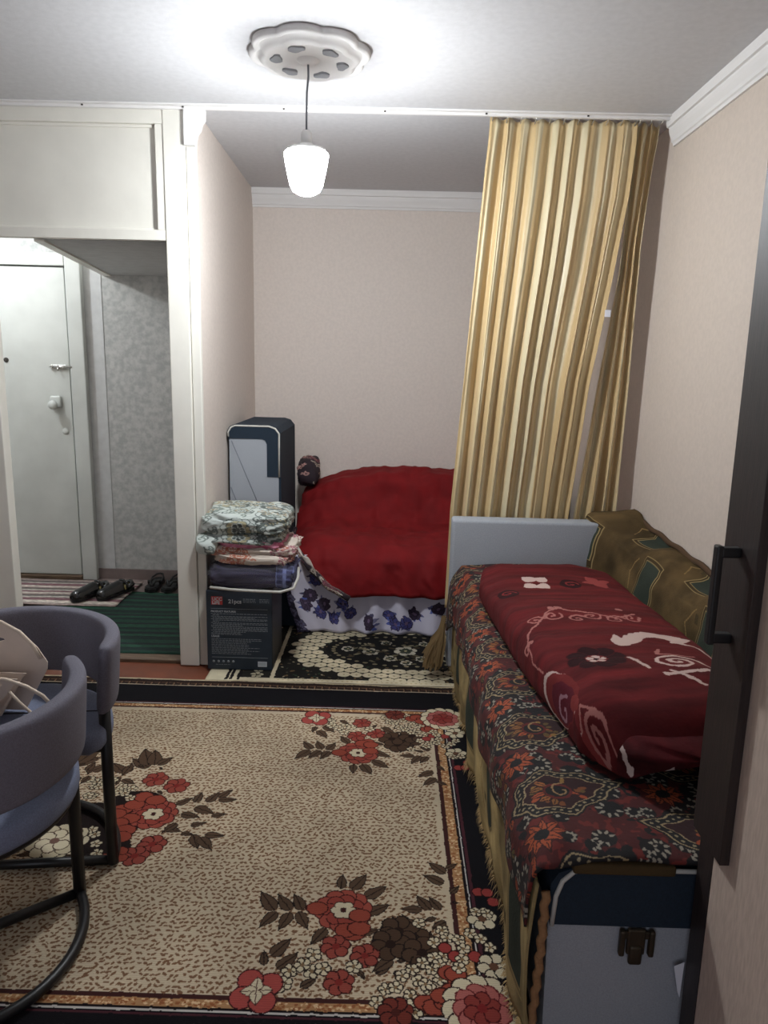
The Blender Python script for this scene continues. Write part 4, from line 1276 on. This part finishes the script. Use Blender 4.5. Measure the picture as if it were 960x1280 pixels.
# ------------------------------------------------------------------ right-hand sofa
so = thing('folding_sofa', 'long folding sofa along the right wall with grey ends and a navy band', 'sofa', (0.7, 2.3, 0))
box('base', (0.375, 1.46, 0.04), (1.0, 3.20, 0.29), M_navy, so, 0.01)
box('seat', (0.36, 1.455, 0.29), (0.995, 3.20, 0.485), M_grey, so, 0.035, 4)
box('backrest', (1.03, 1.30, 0.20), (1.125, 3.19, 0.69), M_grey, so, 0.03, 4)
box('headboard', (0.288, 3.212, 0.06), (1.02, 3.318, 0.778), M_grey, so, 0.014, 3)
prism('near_arm', [(0.355, 0.03), (1.0, 0.03), (1.0, 0.478), (0.385, 0.478), (0.362, 0.468), (0.350, 0.445), (0.346, 0.40)], 'y', 1.285, 1.45, M_grey, so)
prism('navy_band', [(0.349, 0.352), (1.0, 0.352), (1.0, 0.482), (0.385, 0.482), (0.360, 0.472), (0.346, 0.447), (0.343, 0.40)], 'y', 1.279, 1.452, M_navy, so)
tube('piping', [(0.353, 1.277, 0.352), (0.357, 1.277, 0.42), (0.368, 1.277, 0.455), (0.39, 1.277, 0.478), (0.45, 1.277, 0.486), (1.0, 1.277, 0.486)], 0.005, M_pipe, so)
hg = box('hinge', (0.508, 1.270, 0.292), (0.546, 1.279, 0.352), M_bronze, so, 0.004)
box('hinge_tongue', (0.513, 1.266, 0.27), (0.541, 1.278, 0.315), M_bronze, hg, 0.008, 3)
for x in (0.492, 0.552):
    h_ = box('hinge_plate', (x, 1.266, 0.290), (x + 0.012, 1.280, 0.350), M_bronze, hg, 0.004)
    h_['label'] = 'dark hinge cheek plate'
box('hinge_bar', (0.495, 1.272, 0.328), (0.56, 1.279, 0.345), M_bronze, hg, 0.002)
for x in (0.42, 0.93):
    for y in (1.36, 3.1):
        box('foot', (x - 0.03, y - 0.03, 0.012), (x + 0.03, y + 0.03, 0.04), M_black, so)

# olive throw: one cover over the backrest, one drape down the front
panels = []
for k in range(5):
    panels.append((0.34 + 0.555 * k, 0.135, 0.065, 0.062))
    panels.append((0.10 + 0.525 * k, 0.315, 0.075, 0.042))
tc_ = throw_pattern(2.2, 0.52, panels, (84, 68, 44))
M_throw = mat('olive_plush', (255, 255, 255), 0.95, image=tc_.image('throw_weave'), spec=0.15, bump=0.4, bscale=160)
ow = thing('olive_throw', 'olive brown plush throw with green panels over the sofa back and front', 'throw', (1.0, 2.3, 0.5))
pr = np.array([(0.985, 0.50), (0.990, 0.56), (1.000, 0.63), (1.012, 0.68), (1.030, 0.715), (1.055, 0.732), (1.09, 0.736), (1.125, 0.738), (1.152, 0.745)])
d = np.r_[0, np.cumsum(np.hypot(*np.diff(pr, axis=0).T))]
sv = np.linspace(0, d[-1], 34)
px, pz = np.interp(sv, d, pr[:, 0])[None, :], np.interp(sv, d, pr[:, 1])[None, :]
yv = np.linspace(1.272, 3.335, 120)[:, None]
far = np.clip((yv - 2.95) / 0.3, 0, 1) ** 2
nz = fbm(yv * 4, sv[None, :] * 7, 51, 3)
pX = px - 0.012 * nz - 0.10 * far * (px < 1.05) + 0 * yv
pZ = pz + 0.010 * nz + 0.045 * np.clip((yv - 2.0) / 1.3, 0, 1) * (sv[None, :] / d[-1]) ** 0.5 - 0.02 * np.sin(yv * 11) * (sv[None, :] > 0.2) * (sv[None, :] < 0.34) + 0.03 * far * (px > 0.99)
pX = np.minimum(pX, 1.152)
sheet('back_cover', pX, yv + 0 * px, pZ, M_throw, ow, (yv - 1.262) / 2.2 + 0 * px, sv[None, :] / 0.52 + 0 * yv, thick=-0.010, flip=False)
tube('edge_braid', [(1.146, y, 0.752 + 0.045 * min(1, max(0, (y - 2) / 1.3)) + 0.004 * math.sin(y * 30)) for y in np.linspace(1.28, 3.32, 60)], 0.011, mat('brown_plush_edge', (78, 56, 36), 0.95), ow)

dp = throw_pattern(2.1, 0.5, [(0.17, 0.26, 0.05, 0.11), (0.62, 0.24, 0.055, 0.11), (1.10, 0.24, 0.055, 0.11), (1.6, 0.24, 0.055, 0.11)], (152, 134, 94))
M_drape = mat('straw_plush', (255, 255, 255), 0.95, image=dp.image('drape_weave'), spec=0.15, bump=0.4, bscale=120)
yv = np.linspace(1.262, 3.27, 170)[:, None]
v = np.linspace(0, 1, 26)[None, :]
hem = 0.030 + 0.10 * np.exp(-((yv - 1.78) / 0.10) ** 2) + 0.05 * np.exp(-((yv - 2.5) / 0.15) ** 2) + 0.02 * np.sin(yv * 13) ** 2
zz = 0.455 + (hem - 0.455) * v
wv = (0.010 * np.sin(yv * 21 + 2 * v) + 0.008 * fbm(yv * 9, v * 3, 61, 2)) * v
xx = 0.318 + 0.008 * v - wv - 0.012 * np.sin(v * PI)
yy = yv + 0.03 * v * np.sin(yv * 3)
sheet('front_drape', xx, yy, zz, M_drape, ow, (yv - 1.262) / 2.1 + 0 * v, v * 0.9 + 0 * yv, thick=0.005, flip=True)
tube('drape_braid', [(0.332 - 0.016 * (k / 30) ** 2 + 0.003 * math.sin(k * 2.1), 1.262 + 0.003 * math.cos(k * 2.1), 0.44 - 0.41 * k / 30) for k in range(31)], 0.009, mat('tan_braid', (150, 112, 76), 0.95, bump=1.0, bscale=120), ow)
RF = random.Random(9)
V, F = [], []
for k in range(1500):
    i = RF.randrange(170)
    x, y, z = float(xx[i, -1]), float(yy[i, -1]), float(zz[i, -1])
    z += 0.006
    ln = RF.uniform(0.012, 0.055) if z > 0.06 else RF.uniform(0.01, 0.03)
    dx, dy = RF.uniform(-0.022, 0.004), RF.uniform(-0.012, 0.012)
    n = len(V)
    w = 0.0016
    zt = max(0.013, z - ln)
    V += [(x, y - w, z), (x, y + w, z), (x + dx * 0.6, y + dy * 0.5 + w, (z + zt) / 2), (x + dx * 0.6, y + dy * 0.5 - w, (z + zt) / 2), (x + dx, y + dy, zt)]
    F += [[n, n + 1, n + 2, n + 3], [n + 3, n + 2, n + 4]]
fr = link('fringe', meshdata('fringe', V, F), mat('straw_fringe', (160, 134, 90), 0.95), ow)
fr['kind'] = 'stuff'
V, F = [], []
for k in range(260):
    a, r = RF.uniform(0, 6.28), RF.uniform(0, 1)
    sp = RF.uniform(-1, 1)
    p0 = (0.268 + 0.012 * r * math.cos(a), 3.235 + 0.02 * r * math.sin(a), 0.31 - 0.05 * abs(sp))
    p1 = (0.245 + 0.035 * sp, 3.225 + 0.035 * r * math.sin(a), 0.19)
    p2 = (0.215 + 0.045 * sp + 0.012 * r, 3.21 + 0.04 * r * math.sin(a), RF.uniform(0.05, 0.14))
    n = len(V)
    w = 0.0022
    for p in (p0, p1, p2):
        V += [(p[0] - w, p[1], p[2]), (p[0] + w, p[1], p[2])]
    F += [[n, n + 1, n + 3, n + 2], [n + 2, n + 3, n + 5, n + 4]]
tf = link('corner_tuft', meshdata('corner_tuft', V, F), mat('brown_fringe', (132, 108, 72), 0.95), ow)
tf['kind'] = 'stuff'

box('hem_strip', (0.385, 1.266, 0.478), (0.59, 1.30, 0.502), M_throw, ow, 0.006, 3)

# paisley bedspread
bc = bedspread_pattern().warp(0.003, 50, 7)
M_bed = mat('paisley_cotton', (255, 255, 255), 0.85, image=bc.image('bedspread_print'), bump=0.3, bscale=90)
pr = np.array([(0.296, 0.365), (0.296, 0.42), (0.303, 0.465), (0.325, 0.498), (0.36, 0.512), (0.45, 0.513), (0.70, 0.512), (0.985, 0.512)])
d = np.r_[0, np.cumsum(np.hypot(*np.diff(pr, axis=0).T))]
sv = np.linspace(0, d[-1], 110)
px, pz = np.interp(sv, d, pr[:, 0])[None, :], np.interp(sv, d, pr[:, 1])[None, :]
yv = np.linspace(1.267, 3.205, 190)[:, None]
t = (yv - 1.267) / 1.94
nz = fbm(yv * 4 + 3, px * 6, 71, 3)
farup = np.clip((yv - 2.6) / 0.6, 0, 1)
X = px - 0.020 * np.clip((yv - 3.0) / 0.2, 0, 1) * (px < 0.4) - 0.006 * np.sin(yv * 23) * (px < 0.31) + 0 * yv
top = np.clip((px - 0.31) / 0.05, 0, 1)
Z = pz + 0.004 * (nz + 1.2) * top + 0.048 * farup * top + 0.01 * np.abs(np.sin(yv * 9 + px * 7)) * farup * top
Z = Z + np.where(px < 0.31, -0.12 * np.clip((yv - 3.0) / 0.2, 0, 1) * (0.47 - pz) / 0.1 - 0.02 * np.sin(yv * 7) * (0.47 - pz) / 0.1, 0)
drop_ = np.clip((1.312 - yv) / 0.045, 0, 1)
Z = Z - 0.010 * drop_ ** 2 * top - 0.03 * drop_ * np.clip((0.42 - px) / 0.1, 0, 1) * top
Yb = yv + 0 * px
U, V_ = bc.uv(sv[None, :] + 0 * yv, yv + 0 * px)
tag(sheet('paisley_bedspread', X, Yb, Z, M_bed, None, U, V_, thick=0.006, flip=False), 'dark red paisley bedspread with orange daisies covering the right sofa seat', 'bedspread')

# folded maroon blanket
bl = thing('rolled_blanket', 'thick maroon plush blanket with white scrolls folded on the sofa', 'blanket', (0.66, 2.25, 0.52))
bp_ = blanket_pattern().warp(0.006, 34, 3)
M_bl = mat('maroon_plush', (255, 255, 255), 0.9, image=bp_.image('blanket_print'), spec=0.2, bump=0.35, bscale=60)
nv, nu = 90, 64
yv = np.linspace(1.52, 3.06, nv)
XLk = np.interp(yv, [1.50, 1.60, 1.95, 2.4, 2.75, 2.92, 3.06], [0.56, 0.475, 0.425, 0.385, 0.362, 0.395, 0.54])[:, None]
XRk = np.interp(yv, [1.50, 2.0, 2.6, 2.9, 3.06], [0.93, 0.945, 0.945, 0.93, 0.86])[:, None]
hh = np.interp(yv, [1.50, 1.53, 1.56, 1.60, 1.68, 2.0, 2.5, 2.9, 3.02, 3.06], [0.10, 0.145, 0.172, 0.190, 0.20, 0.185, 0.155, 0.12, 0.08, 0.04])[:, None]
zb = (0.521 + 0.05 * np.clip((yv - 2.6) / 0.6, 0, 1))[:, None]
a = np.linspace(PI * 1.10, -PI * 0.10, nu)[None, :]
ca, sa = np.cos(a), np.sin(a)
sx = np.sign(ca) * np.abs(ca) ** 0.62
sz = np.where(sa > 0, np.abs(sa) ** 0.55, -np.abs(sa) ** 0.8)
cx, hw = (XLk + XRk) / 2, (XRk - XLk) / 2
wr = fbm(yv[:, None] * 14 + 0 * a, a * 1.2 + 0 * yv[:, None], 81, 3)
wr2 = fbm(yv[:, None] * 4, a * 1.6, 83, 2)
rr = 1 + 0.045 * wr + 0.05 * wr2
X = cx + hw * sx * (1 + 0.012 * wr)
Z = zb + hh * 0.40 + hh * 0.60 * sz * rr
Z = np.maximum(Z, zb - 0.002)
Y = yv[:, None] + 0.010 * wr2 + 0 * a
seg = np.hypot(np.diff(X, axis=1), np.diff(Z, axis=1))
s_ = np.concatenate([np.zeros((nv, 1)), np.cumsum(seg, axis=1)], axis=1)
mid = s_[:, nu // 2][:, None]
U, V_ = bp_.uv(s_ - mid + cx - 0.17, yv[:, None] + 0 * a)
sheet('body', X, Y, Z, M_bl, bl, U, V_, flip=False)
# near end: the rolled layers
ep = end_pattern().warp(0.005, 40, 3)
M_end = mat('maroon_plush_end', (255, 255, 255), 0.9, image=ep.image('blanket_end_print'), spec=0.2, bump=0.35, bscale=60)


def endcap(row, sgn, depth, m, name):
    xs, zs, ys = X[row], Z[row], Y[row]
    c0, c1 = xs.mean(), zs.mean()
    k = 14
    r = np.linspace(1, 0.02, k)[:, None]
    gx = c0 + (xs[None, :] - c0) * r
    gz = c1 + (zs[None, :] - c1) * r
    bul = np.sqrt(np.clip(1 - r ** 3, 0, 1))
    gy = ys[None, :] + sgn * depth * bul * (1 + 0.25 * np.sin((gz - 0.5) * 70)) + 0.0 * gx
    return sheet(name, gx, gy, gz, m, bl, (gx - 0.50) / 0.28, (gz - 0.51) / 0.24, flip=sgn > 0)


endcap(0, -1, 0.05, M_end, 'near_end')
endcap(nv - 1, 1, 0.03, M_bl, 'far_end')

# ------------------------------------------------------------------ wardrobe at the right edge
wd = thing('wardrobe', 'tall wardrobe with linen front and dark oak strip at right edge', 'wardrobe', (0.88, 0.8, 0))
wx = 0.626
box('carcass', (wx + 0.012, -0.20, 0.0), (1.115, 1.245, 2.2), M_wardark, wd)
box('side_stile', (wx, 1.205, 0.0), (wx + 0.012, 1.262, 2.2), M_wardark, wd)
box('linen_door', (wx, 0.62, 0.03), (wx + 0.0125, 1.203, 2.18), M_warcream, wd, 0.001)
box('linen_door', (wx, -0.19, 0.03), (wx + 0.0125, 0.617, 2.18), M_warcream, wd, 0.001)
dk = box('dark_door_strip', (wx - 0.018, 1.145, 0.60), (wx - 0.0005, 1.262, 2.18), M_wardark, wd, 0.001)
for z in (1.01, 1.165):
    box('handle_post', (wx - 0.052, 1.195, z - 0.009), (wx - 0.018, 1.213, z + 0.009), M_black, dk, 0.003)
box('handle_bar', (wx - 0.060, 1.195, 0.998), (wx - 0.048, 1.213, 1.177), M_black, dk, 0.003)
tag(prism('paper_sheet', [(0.606, 0.275), (0.626, 0.285), (0.625, 0.20), (0.619, 0.215)], 'y', 1.2635, 1.2645, M_paper), 'scrap of white paper stuck between the sofa and wardrobe', 'paper')


wd.location = (0.886, 0.8, 0.004)
wd.rotation_euler = (0, -0.011, 0)


# ------------------------------------------------------------------ chairs
def chair(label, loc, rz):
    t = thing('barrel_chair', label, 'chair', (0, 0, 0), 'grey barrel chairs at the left')
    R = 0.268
    # seat: half round with straight front
    out = []
    for k in range(25):
        a = PI + PI * k / 24
        out.append((0.272 * math.cos(a), 0.272 * math.sin(a)))
    out += [(0.265, 0.05), (0.24, 0.085), (-0.24, 0.085), (-0.265, 0.05)]
    bm = bmesh.new()
    lv = [bm.verts.new((p[0], p[1], 0.395)) for p in out]
    f = bm.faces.new(lv)
    r = bmesh.ops.extrude_face_region(bm, geom=[f])
    for v in r['geom']:
        if isinstance(v, bmesh.types.BMVert):
            v.co.z = 0.462
    bmesh.ops.recalc_face_normals(bm, faces=bm.faces[:])
    ed = [e for e in bm.edges if abs(e.verts[0].co.z - e.verts[1].co.z) < 1e-6]
    bmesh.ops.bevel(bm, geom=ed, offset=0.022, segments=4, profile=0.5, affect='EDGES', clamp_overlap=True)
    me = bpy.data.meshes.new('seat')
    bm.to_mesh(me)
    bm.free()
    se = link('seat', me, M_seat, t, True)
    tube('seat_seam', [(-0.25, -0.06, 0.4625), (-0.1, -0.055, 0.463), (0.1, -0.055, 0.463), (0.25, -0.06, 0.4625)], 0.002, M_black, se, 6)
    # backrest band, flared, with rounded rim
    cs = []
    for k in range(24):
        a = 2 * PI * k / 24
        c_, s_2 = math.cos(a), math.sin(a)
        cs.append((0.0225 * math.copysign(abs(c_) ** 0.5, c_), 0.099 * math.copysign(abs(s_2) ** 0.22, s_2)))
    V, F = [], []
    n = 41
    path = [(R, 0.05 - 0.05 * q / 4, 0.0) for q in range(4)] + [(R * math.cos(-PI * k / (n - 1)), R * math.sin(-PI * k / (n - 1)), -PI * k / (n - 1)) for k in range(n)] + [(-R, 0.0125 + 0.0125 * q * 1.25, -PI) for q in range(4)]
    m = len(path)
    for i, (x, y, a) in enumerate(path):
        nx, ny = math.cos(a), math.sin(a)
        e = min(i, m - 1 - i)
        shr = (0.55, 0.85, 0.97, 1.0)[min(e, 3)]
        for (p, q) in cs:
            fl = 0.055 * (q + 0.099) * 1.3
            V.append((x + nx * (p * shr + fl), y + ny * (p * shr + fl), 0.605 + q * (0.9 + 0.1 * shr)))
    kc = len(cs)
    for i in range(m - 1):
        for j in range(kc):
            F.append([i * kc + j, i * kc + (j + 1) % kc, (i + 1) * kc + (j + 1) % kc, (i + 1) * kc + j])
    F.append(list(range(kc)))
    F.append([(m - 1) * kc + j for j in range(kc - 1, -1, -1)])
    me = meshdata('backrest', V, F)
    bm = bmesh.new()
    bm.from_mesh(me)
    bmesh.ops.recalc_face_normals(bm, faces=bm.faces[:])
    bm.to_mesh(me)
    bm.free()
    link('backrest', me, M_chair, t, True)
    for s in (-1, 1):
        tube('leg', [(s * 0.262, 0.012, 0.018), (s * 0.262, 0.012, 0.54)], 0.0165, M_black, t, 12)
    tube('floor_bar', [(-0.262, 0.012, 0.026), (0.262, 0.012, 0.026)], 0.0135, M_black, t, 10)
    tube('floor_ring', [(0.262 * math.cos(-PI * k / 28), 0.012 + 0.30 * math.sin(-PI * k / 28), 0.026) for k in range(29)], 0.0135, M_black, t, 10)
    tube('seat_rail', [(-0.262, 0.012, 0.385), (0.262, 0.012, 0.385)], 0.012, M_black, t, 8)
    tube('seat_ring', [(0.255 * math.cos(-PI * k / 28), 0.012 + 0.255 * math.sin(-PI * k / 28), 0.386) for k in range(29)], 0.010, M_black, t, 8)
    t.location = loc
    t.rotation_euler = (0, 0, rz)
    return t


chair('grey barrel chair nearest the camera, seen from behind its curved back', (-1.022, 1.545, 0), math.radians(38))
chair('grey barrel chair further back, open side facing the nearer chair', (-1.045, 1.83, 0), math.radians(187))

# cream bag with cords on the chairs
bg = thing('paper_bag', 'cream card carrier bag with cut-out handles and cords on the chairs', 'bag', (-1.2, 1.8, 0.47))


def panel(name, pts, y_top, y_bot, hole, parent):
    """flat card panel with a die-cut hand hole (x, z outline), leaning from y_bot to y_top"""
    bm = bmesh.new()
    z0 = min(p[1] for p in pts)
    z1 = max(p[1] for p in pts)

    def vy(z):
        return y_bot + (y_top - y_bot) * (z - z0) / (z1 - z0)
    ov = [bm.verts.new((p[0], vy(p[1]), p[1])) for p in pts]
    oe = [bm.edges.new((ov[i], ov[(i + 1) % len(ov)])) for i in range(len(ov))]
    hx, hz, ha, hb = hole
    hp = [(hx + ha * math.cos(2 * PI * k / 16), hz + hb * math.sin(2 * PI * k / 16)) for k in range(16)]
    hv = [bm.verts.new((p[0], vy(p[1]), p[1])) for p in hp]
    he = [bm.edges.new((hv[i], hv[(i + 1) % 16])) for i in range(16)]
    bmesh.ops.triangle_fill(bm, use_beauty=True, edges=oe + he)
    me = bpy.data.meshes.new(name)
    bm.to_mesh(me)
    bm.free()
    o = link(name, me, M_bag, parent)
    md = o.modifiers.new('thickness', 'SOLIDIFY')
    md.thickness = 0.003
    return o


panel('back_panel', [(-1.42, 0.468), (-1.03, 0.468), (-0.955, 0.60), (-0.952, 0.622), (-0.975, 0.665), (-1.005, 0.70), (-1.05, 0.732), (-1.10, 0.742), (-1.42, 0.745)], 1.88, 1.90, (-1.105, 0.688, 0.040, 0.008), bg)
panel('front_panel', [(-1.42, 0.470), (-1.115, 0.470), (-1.062, 0.52), (-1.005, 0.585), (-0.978, 0.622), (-1.42, 0.622)], 1.77, 1.80, (-1.075, 0.604, 0.055, 0.009), bg)
panel('gusset', [(-1.42, 0.472), (-1.075, 0.472), (-0.995, 0.600), (-0.985, 0.612), (-1.42, 0.612)], 1.83, 1.85, (-1.3, 0.54, 0.01, 0.006), bg)
tube('cord', [(-1.20, 1.875, 0.735), (-1.13, 1.868, 0.750), (-1.06, 1.86, 0.748), (-1.01, 1.86, 0.72), (-0.98, 1.862, 0.685), (-0.962, 1.868, 0.64)], 0.005, M_cord, bg)
tube('cord', [(-1.20, 1.76, 0.618), (-1.08, 1.755, 0.632), (-1.0, 1.752, 0.630), (-0.945, 1.752, 0.612), (-0.905, 1.755, 0.585), (-0.885, 1.76, 0.555)], 0.005, M_cord, bg)
tube('cord', [(-1.0, 1.765, 0.590), (-0.975, 1.765, 0.560), (-0.945, 1.765, 0.530), (-0.925, 1.768, 0.50)], 0.004, M_cord, bg)
